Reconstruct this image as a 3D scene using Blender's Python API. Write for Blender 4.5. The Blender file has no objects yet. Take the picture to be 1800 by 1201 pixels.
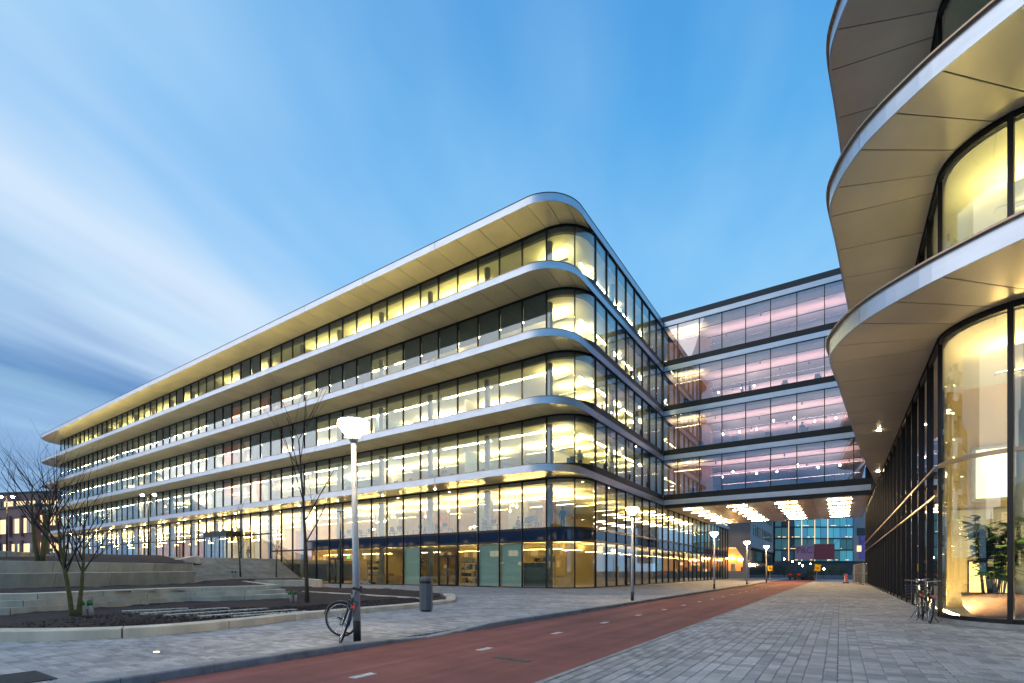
import bpy, math, random
from mathutils import Vector, Matrix
random.seed(7)
PI = math.pi
sc = bpy.context.scene
COL = sc.collection

# ------------------------------------------------------------------ camera
# World axes: +x runs across the street (to the right), +y along the street (away from the camera).
CAMU, CAMV, CAMH = 15.02, -31.21, 1.30
FPX, CX, HY = 871.0, 900.0, 1004.0
cam_d = bpy.data.cameras.new('camera')
cam = bpy.data.objects.new('camera', cam_d)
COL.objects.link(cam)
cam.location = (CAMU, CAMV, CAMH)
cam.rotation_euler = (PI / 2, 0, math.atan2(.5516, .8341))
cam_d.sensor_width = 36
cam_d.lens = 36 * FPX / 1800
cam_d.shift_y = (HY - 600.5) / 1800
cam_d.clip_start = .1
cam_d.clip_end = 3000
sc.camera = cam

# ------------------------------------------------------------------ sky
world = bpy.data.worlds.new('World')
sc.world = world
world.use_nodes = True
wn, wl = world.node_tree.nodes, world.node_tree.links
wn.clear()
def N(tree, typ, **kw):
    n = tree.nodes.new(typ)
    for k, v in kw.items():
        if k.startswith('i_'):
            n.inputs[k[2:].replace('_', ' ')].default_value = v
        else:
            setattr(n, k, v)
    return n
def math_node(tree, op, a, b=None, clamp=False):
    n = tree.nodes.new('ShaderNodeMath'); n.operation = op; n.use_clamp = clamp
    for i, x in enumerate((a, b)):
        if x is None: continue
        if isinstance(x, (int, float)): n.inputs[i].default_value = x
        else: tree.links.new(x, n.inputs[i])
    return n.outputs[0]
def ramp(tree, fac, stops, interp='LINEAR'):
    n = tree.nodes.new('ShaderNodeValToRGB'); n.color_ramp.interpolation = interp
    e = n.color_ramp.elements
    while len(e) < len(stops): e.new(.5)
    for el, (p, c) in zip(e, stops):
        el.position = p
        el.color = (c[0], c[1], c[2], 1) if not isinstance(c, (int, float)) else (c, c, c, 1)
    tree.links.new(fac, n.inputs[0])
    return n.outputs[0]
def mixc(tree, fac, a, b, blend='MIX'):
    n = tree.nodes.new('ShaderNodeMix'); n.data_type = 'RGBA'; n.blend_type = blend
    for s, x in ((n.inputs[0], fac), (n.inputs[6], a), (n.inputs[7], b)):
        if isinstance(x, (int, float)): s.default_value = x
        elif isinstance(x, tuple): s.default_value = (x[0], x[1], x[2], 1)
        else: tree.links.new(x, s)
    return n.outputs[2]
T = world.node_tree
tc = N(T, 'ShaderNodeTexCoord')
sep = N(T, 'ShaderNodeSeparateXYZ'); wl.new(tc.outputs['Generated'], sep.inputs[0])
dx, dy, dz = sep.outputs
up = math_node(T, 'MAXIMUM', dz, .03)
across = math_node(T, 'DIVIDE', math_node(T, 'ADD', math_node(T, 'MULTIPLY', dx, .936), math_node(T, 'MULTIPLY', dy, .351)), up)
along = math_node(T, 'DIVIDE', math_node(T, 'ADD', math_node(T, 'MULTIPLY', dx, -.351), math_node(T, 'MULTIPLY', dy, .936)), up)
cv = N(T, 'ShaderNodeCombineXYZ')
wl.new(math_node(T, 'MULTIPLY', across, .9), cv.inputs[0]); wl.new(math_node(T, 'MULTIPLY', along, .2), cv.inputs[1])
nz = N(T, 'ShaderNodeTexNoise'); nz.inputs['Scale'].default_value = 1.0; nz.inputs['Detail'].default_value = 4
nz.inputs['Roughness'].default_value = .58
wl.new(cv.outputs[0], nz.inputs['Vector'])
nzs = math_node(T, 'MULTIPLY', math_node(T, 'SUBTRACT', nz.outputs[0], .5), 2.7)
band = math_node(T, 'ADD', across, nzs)
# cloud deck: long streaks drifting along one direction; position across the deck -5..5 -> 0..1
bandn = math_node(T, 'DIVIDE', math_node(T, 'ADD', band, 5.0), 10.0, True)
base = ramp(T, dz, [(0, (.36, .62, .90)), (.25, (.25, .58, .95)), (.5, (.15, .50, .92)), (.66, (.05, .36, .80)), (.8, (.022, .26, .68)), (1, (.015, .17, .50))])
ccol = ramp(T, bandn, [(0, (.20, .34, .60)), (.12, (.34, .52, .82)), (.20, (.07, .17, .40)), (.262, (.09, .24, .54)), (.32, (.66, .80, 1.0)),
                       (.36, (.80, .90, 1.0)), (.42, (.46, .70, .98)), (.50, (.25, .55, .95)), (.62, (.22, .5, .92)), (.75, (.45, .66, .95)), (.85, (.2, .4, .75)), (1, (.3, .5, .85))], 'B_SPLINE')
cmask = ramp(T, bandn, [(0, .85), (.3, .92), (.38, .85), (.45, .30), (.5, .08), (.62, .05), (.75, .4), (1, .6)], 'B_SPLINE')
skyc = mixc(T, cmask, base, ccol)
cv2 = N(T, 'ShaderNodeCombineXYZ')
wl.new(math_node(T, 'MULTIPLY', across, 1.0), cv2.inputs[0]); wl.new(math_node(T, 'MULTIPLY', along, .42), cv2.inputs[1]); cv2.inputs[2].default_value = 3.3
nz2 = N(T, 'ShaderNodeTexNoise'); nz2.inputs['Scale'].default_value = 1.35; nz2.inputs['Detail'].default_value = 5; nz2.inputs['Roughness'].default_value = .5
wl.new(cv2.outputs[0], nz2.inputs['Vector'])
veil = ramp(T, nz2.outputs[0], [(.34, 0), (.74, .42)], 'EASE')
skyc = mixc(T, veil, skyc, (.46, .75, .98))
bg = N(T, 'ShaderNodeBackground'); bg.inputs[1].default_value = 1.0
wo = N(T, 'ShaderNodeOutputWorld')
wl.new(skyc, bg.inputs[0]); wl.new(bg.outputs[0], wo.inputs[0])

# after-glow of the sun that has just set, from beyond the left of the picture
sl = bpy.data.lights.new('sun', 'SUN'); sun = bpy.data.objects.new('sun', sl); COL.objects.link(sun)
sl.energy = 1.1; sl.angle = math.radians(60); sl.color = (1, .90, .80)
sun.rotation_euler = Vector((.62, .60, -.50)).to_track_quat('-Z', 'Y').to_euler()
sc.view_settings.view_transform = 'Standard'
sc.view_settings.look = 'None'
sc.view_settings.exposure = 0.0
sc.view_settings.gamma = 1.0
sc.cycles.use_denoising = True
sc.cycles.max_bounces = 7
sc.cycles.diffuse_bounces = 3
sc.cycles.glossy_bounces = 4
sc.cycles.transparent_max_bounces = 14
sc.cycles.sample_clamp_indirect = 4
sc.cycles.caustics_reflective = False
sc.cycles.caustics_refractive = False

# ------------------------------------------------------------------ helpers
def cam2w(X, Z, z=0.0):
    return Vector((CAMU + .8341 * X - .5516 * Z, CAMV + .5516 * X + .8341 * Z, z))
def P(x, y, z=0.0):
    """photo pixel of a point known to lie at height z"""
    Z = FPX * (CAMH - z) / (y - HY)
    return cam2w((x - CX) / FPX * Z, Z, z)
def PZ(x, y, Z):
    """photo pixel of a point known to lie Z metres deep"""
    return cam2w((x - CX) / FPX * Z, Z, CAMH + (HY - y) * Z / FPX)
def depth(u, v):
    a, b = u - CAMU, v - CAMV
    return -.5516 * a + .8341 * b
def pix(u, v, z):
    a, b = u - CAMU, v - CAMV
    Z = -.5516 * a + .8341 * b
    X = .8341 * a + .5516 * b
    if Z < .2: return None
    return (CX + FPX * X / Z, HY - FPX * (z - CAMH) / Z)

class MB:
    def __init__(s): s.v = []; s.f = []; s.m = []
    def add(s, vs, fs, m=0):
        o = len(s.v); s.v += [tuple(p) for p in vs]
        s.f += [tuple(i + o for i in f) for f in fs]; s.m += [m] * len(fs)
        return s
    def box(s, a, b, m=0):
        x0, y0, z0 = a; x1, y1, z1 = b
        if x0 > x1: x0, x1 = x1, x0
        if y0 > y1: y0, y1 = y1, y0
        if z0 > z1: z0, z1 = z1, z0
        return s.add([(x0,y0,z0),(x1,y0,z0),(x1,y1,z0),(x0,y1,z0),(x0,y0,z1),(x1,y0,z1),(x1,y1,z1),(x0,y1,z1)],
                     [(0,3,2,1),(4,5,6,7),(0,1,5,4),(1,2,6,5),(2,3,7,6),(3,0,4,7)], m)
    def prism(s, poly, z0, z1, m=0):
        n = len(poly)
        ar = sum(poly[i][0]*poly[(i+1)%n][1]-poly[(i+1)%n][0]*poly[i][1] for i in range(n))
        if ar < 0: poly = poly[::-1]
        vs = [(p[0], p[1], z0) for p in poly] + [(p[0], p[1], z1) for p in poly]
        fs = [tuple(range(n))[::-1], tuple(range(n, 2*n))] + [(i, (i+1)%n, n+(i+1)%n, n+i) for i in range(n)]
        return s.add(vs, fs, m)
    def strip(s, A, B, z0, z1, m=0):
        """solid between two matching plan polylines"""
        n = len(A); vs = []
        for a, b in zip(A, B): vs += [(a[0],a[1],z0),(b[0],b[1],z0),(b[0],b[1],z1),(a[0],a[1],z1)]
        fs = []
        for i in range(n-1):
            p, q = 4*i, 4*i+4
            fs += [(p,p+1,q+1,q),(p+1,p+2,q+2,q+1),(p+2,p+3,q+3,q+2),(p+3,p,q,q+3)]
        fs += [(3,2,1,0), (4*n-4,4*n-3,4*n-2,4*n-1)]
        return s.add(vs, fs, m)
    def tube(s, pts, rad, n=8, m=0, cap=True):
        pts = [Vector(p) for p in pts]
        if isinstance(rad, (int, float)): rad = [rad]*len(pts)
        vs = []; ref = None
        for i, p in enumerate(pts):
            d = (pts[min(i+1, len(pts)-1)] - pts[max(i-1, 0)])
            d = d.normalized() if d.length > 1e-9 else Vector((0,0,1))
            if ref is None: ref = Vector((1,0,0)) if abs(d.x) < .8 else Vector((0,1,0))
            a = (ref - d*ref.dot(d)).normalized(); b = d.cross(a); ref = a
            for k in range(n):
                t = 2*PI*k/n; vs.append(p + (a*math.cos(t)+b*math.sin(t))*rad[i])
        fs = []
        for i in range(len(pts)-1):
            for k in range(n):
                fs.append((i*n+k, i*n+(k+1)%n, (i+1)*n+(k+1)%n, (i+1)*n+k))
        if cap:
            fs += [tuple(range(n))[::-1], tuple(range((len(pts)-1)*n, len(pts)*n))]
        return s.add(vs, fs, m)
    def lathe(s, prof, c=(0,0,0), n=24, m=0):
        vs = []; fs = []
        for r, z in prof:
            for k in range(n):
                t = 2*PI*k/n; vs.append((c[0]+r*math.cos(t), c[1]+r*math.sin(t), c[2]+z))
        for i in range(len(prof)-1):
            for k in range(n):
                fs.append((i*n+k, i*n+(k+1)%n, (i+1)*n+(k+1)%n, (i+1)*n+k))
        fs += [tuple(range(n))[::-1], tuple(range((len(prof)-1)*n, len(prof)*n))]
        return s.add(vs, fs, m)
    def ring(s, c, R, r, n=36, k=8, m=0):
        """torus in the local xz plane"""
        vs = []; fs = []
        for i in range(n):
            t = 2*PI*i/n
            for j in range(k):
                q = 2*PI*j/k; rr = R + r*math.cos(q)
                vs.append((c[0]+rr*math.cos(t), c[1]+r*math.sin(q), c[2]+rr*math.sin(t)))
        for i in range(n):
            for j in range(k):
                fs.append((i*k+j, ((i+1)%n)*k+j, ((i+1)%n)*k+(j+1)%k, i*k+(j+1)%k))
        return s.add(vs, fs, m)
    def mesh(s, name, mats, smooth=False):
        me = bpy.data.meshes.new(name)
        me.from_pydata(s.v, [], s.f)
        for m in (mats if isinstance(mats, (list, tuple)) else [mats]): me.materials.append(m)
        if any(s.m): me.polygons.foreach_set('material_index', s.m)
        if smooth: me.polygons.foreach_set('use_smooth', [True]*len(s.f))
        me.update()
        return me
    def build(s, name, mats, parent=None, loc=None, smooth=False):
        return link(name, s.mesh(name, mats, smooth), parent, loc)
def link(name, me, parent=None, loc=None, rot=None):
    o = bpy.data.objects.new(name, me); COL.objects.link(o)
    if parent is not None: o.parent = parent
    if loc is not None: o.location = loc
    if rot is not None: o.rotation_euler = rot
    return o
def tag(o, label, cat, group=None):
    o['label'] = label; o['category'] = cat
    if group: o['group'] = group
    return o
def thing(name, label, cat, loc=(0,0,0), rot=(0,0,0), group=None):
    o = bpy.data.objects.new(name, None); COL.objects.link(o)
    o.empty_display_size = .3
    o.location = loc; o.rotation_euler = rot
    return tag(o, label, cat, group)
def part(name, mb, mat, root, smooth=False):
    """a part whose mesh is written in world coordinates, under an unrotated root"""
    return mb.build(name, mat, root, tuple(-x for x in root.location), smooth)
def structure(o): o['kind'] = 'structure'; return o
def copy_tree(o, parent=None):
    c = o.copy(); COL.objects.link(c); c.parent = parent
    for ch in list(o.children): copy_tree(ch, c)
    return c

def uplight(root, x0, x1, y0, y1, z, m):  # form invented to wash the ceiling evenly, its glow hidden from below
    """made-up hung uplighter: glowing tray top over a closed white body"""
    o = part('ceiling_light', MB().box((x0, y0, z), (x1, y1, z+.04)), M['ceil'], root)
    MB().box((x0+.02, y0+.02, z+.041), (x1-.02, y1-.02, z+.05)).build('light_tray', m, o)
    return o
# ------------------------------------------------------------------ materials
def mat(name, col, rough=.6, metal=0.0, var=0.0, vscale=3.0, bump=0.0, bscale=40.0, emit=None, estr=0.0, spec=.5, island=0.0):
    m = bpy.data.materials.new(name); m.use_nodes = True
    t = m.node_tree; b = t.nodes['Principled BSDF']
    b.inputs['Base Color'].default_value = (*col, 1); b.inputs['Roughness'].default_value = rough
    b.inputs['Metallic'].default_value = metal; b.inputs['Specular IOR Level'].default_value = spec
    tcn = t.nodes.new('ShaderNodeTexCoord')
    geo = t.nodes.new('ShaderNodeNewGeometry')
    if var or island:
        n = N(t, 'ShaderNodeTexNoise'); n.inputs['Scale'].default_value = vscale; n.inputs['Detail'].default_value = 6
        t.links.new(geo.outputs['Position'], n.inputs['Vector'])
        f = math_node(t, 'ADD', math_node(t, 'MULTIPLY', math_node(t, 'SUBTRACT', n.outputs[0], .5), 2*var*1.6), 1.0)
        if island:
            oi = t.nodes.new('ShaderNodeObjectInfo')
            r = math_node(t, 'FRACT', math_node(t, 'ADD', geo.outputs['Random Per Island'], oi.outputs['Random']))
            f = math_node(t, 'MULTIPLY', f, math_node(t, 'ADD', math_node(t, 'MULTIPLY', r, 2*island), 1-island))
        vm = N(t, 'ShaderNodeVectorMath', operation='SCALE'); vm.inputs[0].default_value = col
        t.links.new(f, vm.inputs['Scale']); t.links.new(vm.outputs[0], b.inputs['Base Color'])
    if bump:
        n2 = N(t, 'ShaderNodeTexNoise'); n2.inputs['Scale'].default_value = bscale; n2.inputs['Detail'].default_value = 5
        t.links.new(geo.outputs['Position'], n2.inputs['Vector'])
        bp = t.nodes.new('ShaderNodeBump'); bp.inputs['Strength'].default_value = bump; bp.inputs['Distance'].default_value = .02
        t.links.new(n2.outputs[0], bp.inputs['Height']); t.links.new(bp.outputs[0], b.inputs['Normal'])
    if emit:
        b.inputs['Emission Color'].default_value = (*emit, 1); b.inputs['Emission Strength'].default_value = estr
    return m
def glass(name, tint=(.9,.95,.93), refl=1.5, base=.04, dirt=.0):
    m = bpy.data.materials.new(name); m.use_nodes = True
    t = m.node_tree; t.nodes.clear()
    out = t.nodes.new('ShaderNodeOutputMaterial'); mx = t.nodes.new('ShaderNodeMixShader')
    tr = t.nodes.new('ShaderNodeBsdfTransparent'); tr.inputs[0].default_value = (*tint, 1)
    gl = t.nodes.new('ShaderNodeBsdfGlossy'); gl.inputs['Roughness'].default_value = 0; gl.inputs[0].default_value = (.92,.96,1,1)
    fr = t.nodes.new('ShaderNodeFresnel'); fr.inputs[0].default_value = 1.5
    g = t.nodes.new('ShaderNodeNewGeometry')
    # use the same Fresnel term on both sides of a thin pane
    n = N(t, 'ShaderNodeTexNoise'); n.inputs['Scale'].default_value = .35; n.inputs['Detail'].default_value = 1
    t.links.new(g.outputs['Position'], n.inputs['Vector'])
    bp = t.nodes.new('ShaderNodeBump'); bp.inputs['Strength'].default_value = .02; bp.inputs['Distance'].default_value = .05
    t.links.new(n.outputs[0], bp.inputs['Height']); t.links.new(bp.outputs[0], gl.inputs['Normal'])
    lw = t.nodes.new('ShaderNodeLayerWeight'); lw.inputs[0].default_value = .5
    fac = math_node(t, 'POWER', lw.outputs['Facing'], 2.6)
    f = math_node(t, 'ADD', math_node(t, 'MULTIPLY', fac, refl*.62), base, True)
    t.links.new(f, mx.inputs[0]); t.links.new(tr.outputs[0], mx.inputs[1]); t.links.new(gl.outputs[0], mx.inputs[2])
    t.links.new(mx.outputs[0], out.inputs[0])
    return m
M = {}
M['glass'] = glass('clear_glass', (.90,.95,.90), 1.15, .09)
M['glass_bridge'] = glass('bridge_glass', (.80,.82,.92), 1.4, .20)
M['glass_dark'] = mat('spandrel_glass', (.012,.03,.07), .04, 0, spec=.9)
M['glass_dim'] = glass('tinted_glass', (.52,.55,.58), 1.4, .14)
M['alu'] = mat('brushed_aluminium', (.52,.57,.65), .34, .75, var=.05, vscale=1.2)
M['soffit'] = mat('soffit_aluminium', (.62,.58,.47), .30, .60, var=.06, vscale=.6, island=.05)
M['soffit_r'] = mat('champagne_soffit', (.68,.58,.46), .34, .45, var=.05, vscale=.8, island=.04)
M['joint'] = mat('dark_joint', (.02,.02,.022), .8)  # dark grey slab core, seen in the open joints
M['frame'] = mat('black_frame', (.012,.013,.015), .4, .3)
M['bronze'] = mat('bronze_rail', (.36,.27,.19), .35, .7)
M['parapet'] = mat('dark_roof_edge', (.02,.028,.036), .5, .2, var=.1)
M['ceil'] = mat('white_ceiling', (.80,.78,.70), .8, var=.04, vscale=.8)
M['ceil_pink'] = mat('bridge_ceiling', (.82,.70,.66), .7, var=.05)
M['wall'] = mat('interior_wall', (.74,.70,.60), .85, var=.08, vscale=.5)
M['wall_wood'] = mat('wood_panelling', (.42,.20,.06), .6, var=.25, vscale=2)
M['wall_blue'] = mat('blue_grey_partition', (.20,.27,.36), .7, var=.1)
M['carpet'] = mat('grey_carpet', (.34,.33,.31), .95, var=.1)
M['floor_l'] = mat('pale_floor', (.58,.53,.45), .45, var=.08)
M['column'] = mat('concrete_column', (.38,.39,.40), .75, var=.08)
M['bulk'] = mat('blind_cassette', (.10,.105,.10), .7)
M['blind'] = mat('grey_blind_fabric', (.085,.10,.095), .9, var=.08, vscale=6)
M['blind_w'] = mat('frosted_panel', (.50,.62,.58), .7, var=.05, vscale=1)
M['strip'] = mat('ceiling_strip_light', (1,1,1), .5, emit=(1,.73,.28), estr=110)
M['strip_c'] = mat('ceiling_strip_light_neutral', (1,1,1), .5, emit=(1,.84,.50), estr=90)
M['led'] = mat('facade_led_line', (1,1,1), .5, emit=(1,.76,.24), estr=85)
M['led_dim'] = mat('facade_led_line_dim', (1,1,1), .5, emit=(1,.77,.30), estr=30)
M['strip_top'] = mat('ceiling_strip_light_warm', (1,1,1), .5, emit=(1,.76,.24), estr=90)
M['strip_g'] = mat('lobby_light', (1,1,1), .5, emit=(1,.64,.24), estr=120)
M['strip_b'] = mat('bridge_light', (1,1,1), .5, emit=(1,.60,.48), estr=24)
M['bulb'] = mat('spot_bulb', (1,1,1), .5, emit=(1,.78,.48), estr=110)
M['bar'] = mat('underpass_light_bar', (1,1,1), .5, emit=(1,.66,.32), estr=190)
M['lamp_on'] = mat('lit_lamp_shade', (1,1,1), .5, emit=(1,.74,.40), estr=110)
M['pole'] = mat('grey_pole_paint', (.42,.44,.46), .45, .2, var=.08, vscale=5)
M['black'] = mat('black_paint', (.012,.012,.013), .5)
M['concrete'] = mat('cast_concrete', (.74,.61,.45), .8, var=.14, vscale=1.7, bump=.25, bscale=60)
M['concrete2'] = mat('stair_stone', (.60,.53,.44), .75, var=.16, vscale=2.0, bump=.2, bscale=50, island=.12)
M['soil'] = mat('dark_soil', (.036,.020,.018), .95, var=.45, vscale=9, bump=1.0, bscale=35)
M['mulch'] = mat('bark_mulch', (.050,.028,.023), .95, island=.6)
M['paver'] = mat('grey_paver', (.42,.395,.38), .72, var=.12, vscale=30, bump=.35, bscale=120, island=.27)
M['kerb'] = mat('kerb_concrete', (.34,.33,.32), .8, var=.15, vscale=5, bump=.3, bscale=90, island=.08)
M['red'] = mat('red_asphalt', (.27,.092,.080), .85, var=.16, vscale=2.2, bump=.6, bscale=160)
M['asphalt'] = mat('dark_asphalt', (.05,.05,.055), .9, var=.15, bump=.4, bscale=80)
M['white'] = mat('white_road_paint', (.74,.74,.72), .7, var=.12, vscale=20)
M['iron'] = mat('cast_iron', (.09,.085,.085), .6, .5, var=.2, vscale=20)
M['tyre'] = mat('tyre_rubber', (.015,.015,.016), .8)
M['chrome'] = mat('bike_metal', (.55,.56,.58), .25, .9)
M['bikeframe'] = mat('bike_frame_paint', (.03,.035,.045), .3, .3)
M['redlens'] = mat('red_lens', (.5,.015,.01), .25, emit=(1,.04,.02), estr=.35)
M['bark'] = mat('lichened_bark', (.16,.13,.045), .9, var=.35, vscale=12, bump=.6, bscale=70)
M['bark_d'] = mat('brown_bark', (.085,.06,.042), .9, var=.3, vscale=12, bump=.6, bscale=70)
M['twig'] = mat('dark_twigs', (.035,.027,.024), .9)
M['green'] = mat('green_sleeve', (.03,.20,.04), .5)
M['pale'] = mat('pale_pipe', (.46,.40,.32), .7, var=.15, vscale=20)
M['bin'] = mat('bin_grey', (.10,.12,.135), .5, .2, var=.08)
M['leaf'] = mat('houseplant_leaf', (.08,.17,.04), .5, island=.4)
M['pot'] = mat('terracotta_bowl', (.24,.13,.09), .6, var=.25, vscale=2)
M['desk'] = mat('desk_top', (.42,.44,.46), .5)
M['dark'] = mat('dark_furniture', (.03,.04,.06), .6)
M['skin'] = mat('skin', (.45,.28,.20), .6)
M['cl_dark'] = mat('dark_clothes', (.03,.035,.05), .85)
M['cl_blue'] = mat('blue_clothes', (.07,.11,.2), .85)
M['cl_white'] = mat('white_shirt', (.6,.6,.6), .85)
M['cl_red'] = mat('red_jacket', (.35,.04,.03), .85)
M['film'] = glass('red_tinted_sheet', (.80,.30,.22), .6, .05)
M['brick'] = mat('purple_brick', (.24,.14,.135), .85, var=.12, vscale=.5)
M['brick_d'] = mat('slate_roof', (.06,.08,.09), .7)
M['win_lit'] = mat('lit_window', (.2,.15,.1), .3, emit=(1,.68,.34), estr=1.5, var=.4, vscale=.25)
M['win_dk'] = mat('dark_window', (.02,.024,.03), .08)
M['panel'] = mat('grey_facade_panel', (.33,.34,.36), .6, var=.06, vscale=1, island=.05)
M['orange'] = mat('orange_glow_wall', (.5,.2,.06), .7, emit=(1,.42,.12), estr=.7)  # wall glows by itself in place of lamplight on the ground floor
M['teal'] = mat('teal_lit_glazing', (.05,.2,.26), .12, emit=(.10,.50,.66), estr=.5, island=.6)
M['poster_p'] = mat('mauve_poster', (.30,.17,.27), .6, emit=(.6,.3,.45), estr=.08)  # faint glow put into the poster colour
M['poster_r'] = mat('dark_red_poster', (.16,.04,.05), .6, emit=(.5,.1,.12), estr=.06)  # weak glow mixed into this poster too
M['violet'] = mat('violet_mural', (.25,.17,.50), .6, var=.5, vscale=1.2)
M['yellow'] = mat('yellow_sign', (.80,.50,.02), .5, emit=(1,.6,.03), estr=.15)
M['hedge'] = mat('hedge_leaf', (.035,.05,.018), .8, island=.5)
M['ladder'] = mat('aluminium_ladder', (.5,.5,.5), .4, .7)
M['recess'] = mat('backlit_wall_panel', (1,.8,.4), .5, emit=(1,.62,.22), estr=2.0)
M['recess_w'] = mat('lit_inner_window', (1,1,.9), .5, emit=(1,.86,.56), estr=1.5)
M['bounce'] = mat('pale_bounce_sheet', (.62,.62,.60), .5, .1, var=.06)  # made-up pale top surface that bounces light up to the soffits
M['pend'] = mat('glowing_pendant', (1,.8,.5), .5, emit=(1,.66,.28), estr=14)
M['poster_ink'] = mat('poster_ink', (.16,.09,.16), .6)
M['twin_on'] = mat('twin_lamp_glow', (1,1,1), .5, emit=(1,.72,.38), estr=320)
M['led_added'] = mat('added_floor_led', (1,1,1), .5, emit=(1,.70,.34), estr=120)  # for the added line that lights the curved soffit from below
M['wall_gold'] = mat('ochre_wall', (.78,.60,.32), .8, var=.1, vscale=.6)
M['teal_b'] = mat('blue_lit_glazing', (.05,.16,.26), .12, emit=(.07,.36,.60), estr=.5)
M['teal_d'] = mat('dim_lit_glazing', (.03,.09,.11), .12, emit=(.06,.20,.22), estr=.4)
M['line'] = mat('crisp_line_light', (1,1,1), .5, emit=(1,.80,.42), estr=130)
M['exit'] = mat('green_exit_sign', (.02,.5,.2), .5, emit=(.05,1,.4), estr=2)

# far paving: joints in the material where single pavers can no longer be told apart
def paving_mat():
    m = mat('far_paving', (.27,.265,.275), .75, bump=.3, bscale=80)
    t = m.node_tree; b = t.nodes['Principled BSDF']
    g = t.nodes.new('ShaderNodeNewGeometry')
    br = t.nodes.new('ShaderNodeTexBrick'); br.inputs['Scale'].default_value = 1
    br.inputs['Brick Width'].default_value = .24; br.inputs['Row Height'].default_value = .13
    br.inputs['Mortar Size'].default_value = .006
    br.inputs['Color1'].default_value = (.44,.43,.435,1); br.inputs['Color2'].default_value = (.25,.245,.25,1)
    br.inputs['Mortar'].default_value = (.07,.068,.066,1)
    t.links.new(g.outputs['Position'], br.inputs['Vector'])
    n = N(t, 'ShaderNodeTexNoise'); n.inputs['Scale'].default_value = .6; n.inputs['Detail'].default_value = 5
    t.links.new(g.outputs['Position'], n.inputs['Vector'])
    f = math_node(t, 'ADD', math_node(t, 'MULTIPLY', n.outputs[0], .5), .75)
    vm = N(t, 'ShaderNodeVectorMath', operation='SCALE'); t.links.new(br.outputs[0], vm.inputs[0]); t.links.new(f, vm.inputs['Scale'])
    t.links.new(vm.outputs[0], b.inputs['Base Color'])
    return m
M['paving'] = paving_mat()
def wear(m, scale, lo, hi, stretch=(1,1,1), det=6):
    """multiply a material's colour by a stretched large-scale stain pattern"""
    t = m.node_tree; b = t.nodes['Principled BSDF']; l = b.inputs['Base Color'].links
    g = t.nodes.new('ShaderNodeNewGeometry'); mp = t.nodes.new('ShaderNodeMapping'); mp.inputs['Scale'].default_value = stretch
    n = N(t, 'ShaderNodeTexNoise'); n.inputs['Scale'].default_value = scale; n.inputs['Detail'].default_value = det; n.inputs['Roughness'].default_value = .6
    t.links.new(g.outputs['Position'], mp.inputs[0]); t.links.new(mp.outputs[0], n.inputs['Vector'])
    f = ramp(t, n.outputs[0], [(.32, lo), (.66, hi)])
    src = l[0].from_socket if l else tuple(b.inputs['Base Color'].default_value)[:3]
    o = mixc(t, 1.0, src, f, 'MULTIPLY'); t.links.new(o, b.inputs['Base Color'])
wear(M['paver'], .7, .72, 1.12); wear(M['paver'], 9, .86, 1.08); wear(M['paving'], .7, .74, 1.12)
wear(M['red'], 1.0, .70, 1.15, (2.2, .12, 1)); wear(M['red'], .5, .78, 1.12); wear(M['red'], 40, .85, 1.12)
wear(M['concrete'], 1.4, .74, 1.08, (1, 1, .25)); wear(M['concrete2'], 1.2, .75, 1.1); wear(M['kerb'], 2.5, .7, 1.1)
wear(M['white'], 14, .45, 1.05); wear(M['alu'], .8, .90, 1.04, (1, 1, 4)); wear(M['soffit'], .35, .88, 1.06); wear(M['soffit_r'], .35, .88, 1.06)

# ------------------------------------------------------------------ ground, path, pavements
SW = .06            # height of the left pavement above the cycle path
UK = 8.32           # kerb line
UR = 12.05          # right edge of the cycle path
structure(MB().add([(-900,-500,-.03),(900,-500,-.03),(900,1500,-.03),(-900,1500,-.03)], [(0,1,2,3)]).build('ground', M['asphalt']))
structure(MB().box((UK, -60, -.2), (UR, 74, 0)).build('cycle_path', M['red']))
pav_r = structure(MB().box((UR + .09, -60, -.2), (60, 62, -.008)).build('pavement_right', M['paving']))
pav_l = structure(MB().box((-130, -60, -.2), (UK - .2, 75, SW - .008)).build('pavement_left', M['paving']))
# flush concrete edging between path and right pavement
for i in range(60):
    v0 = -36 + i*1.0
    MB().box((UR + .004, v0 + .005, -.1), (UR + .086, v0 + .995, .001)).build('edging_stone', M['kerb'], pav_r)
# kerb stones of the left pavement; one dropped crossing
for i in range(64):
    v0 = -38 + i*1.0; v1 = v0 + .992
    def kz(v):
        if v < -25.2 or v > -22.6: return SW + .05
        if v < -24.6: return SW + .05 - (v + 25.2)/.6*.095
        if v > -23.2: return .015 + (v + 23.2)/.6*.095
        return .015
    za, zb = kz(v0), kz(v1)
    m = MB(); u0, u1 = UK - .196, UK - .004
    m.add([(u0,v0,-.15),(u1,v0,-.15),(u1,v1,-.15),(u0,v1,-.15),(u0,v0,za),(u1-.02,v0,za),(u1-.02,v1,zb),(u0,v1,zb),(u1,v0,za-.02),(u1,v1,zb-.02)],
          [(0,3,2,1),(4,5,6,7),(0,1,8,5,4),(3,7,6,9,2),(0,4,7,3),(5,8,9,6),(1,2,9,8)])
    m.build('kerb_stone', M['kerb'], pav_l)
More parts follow.
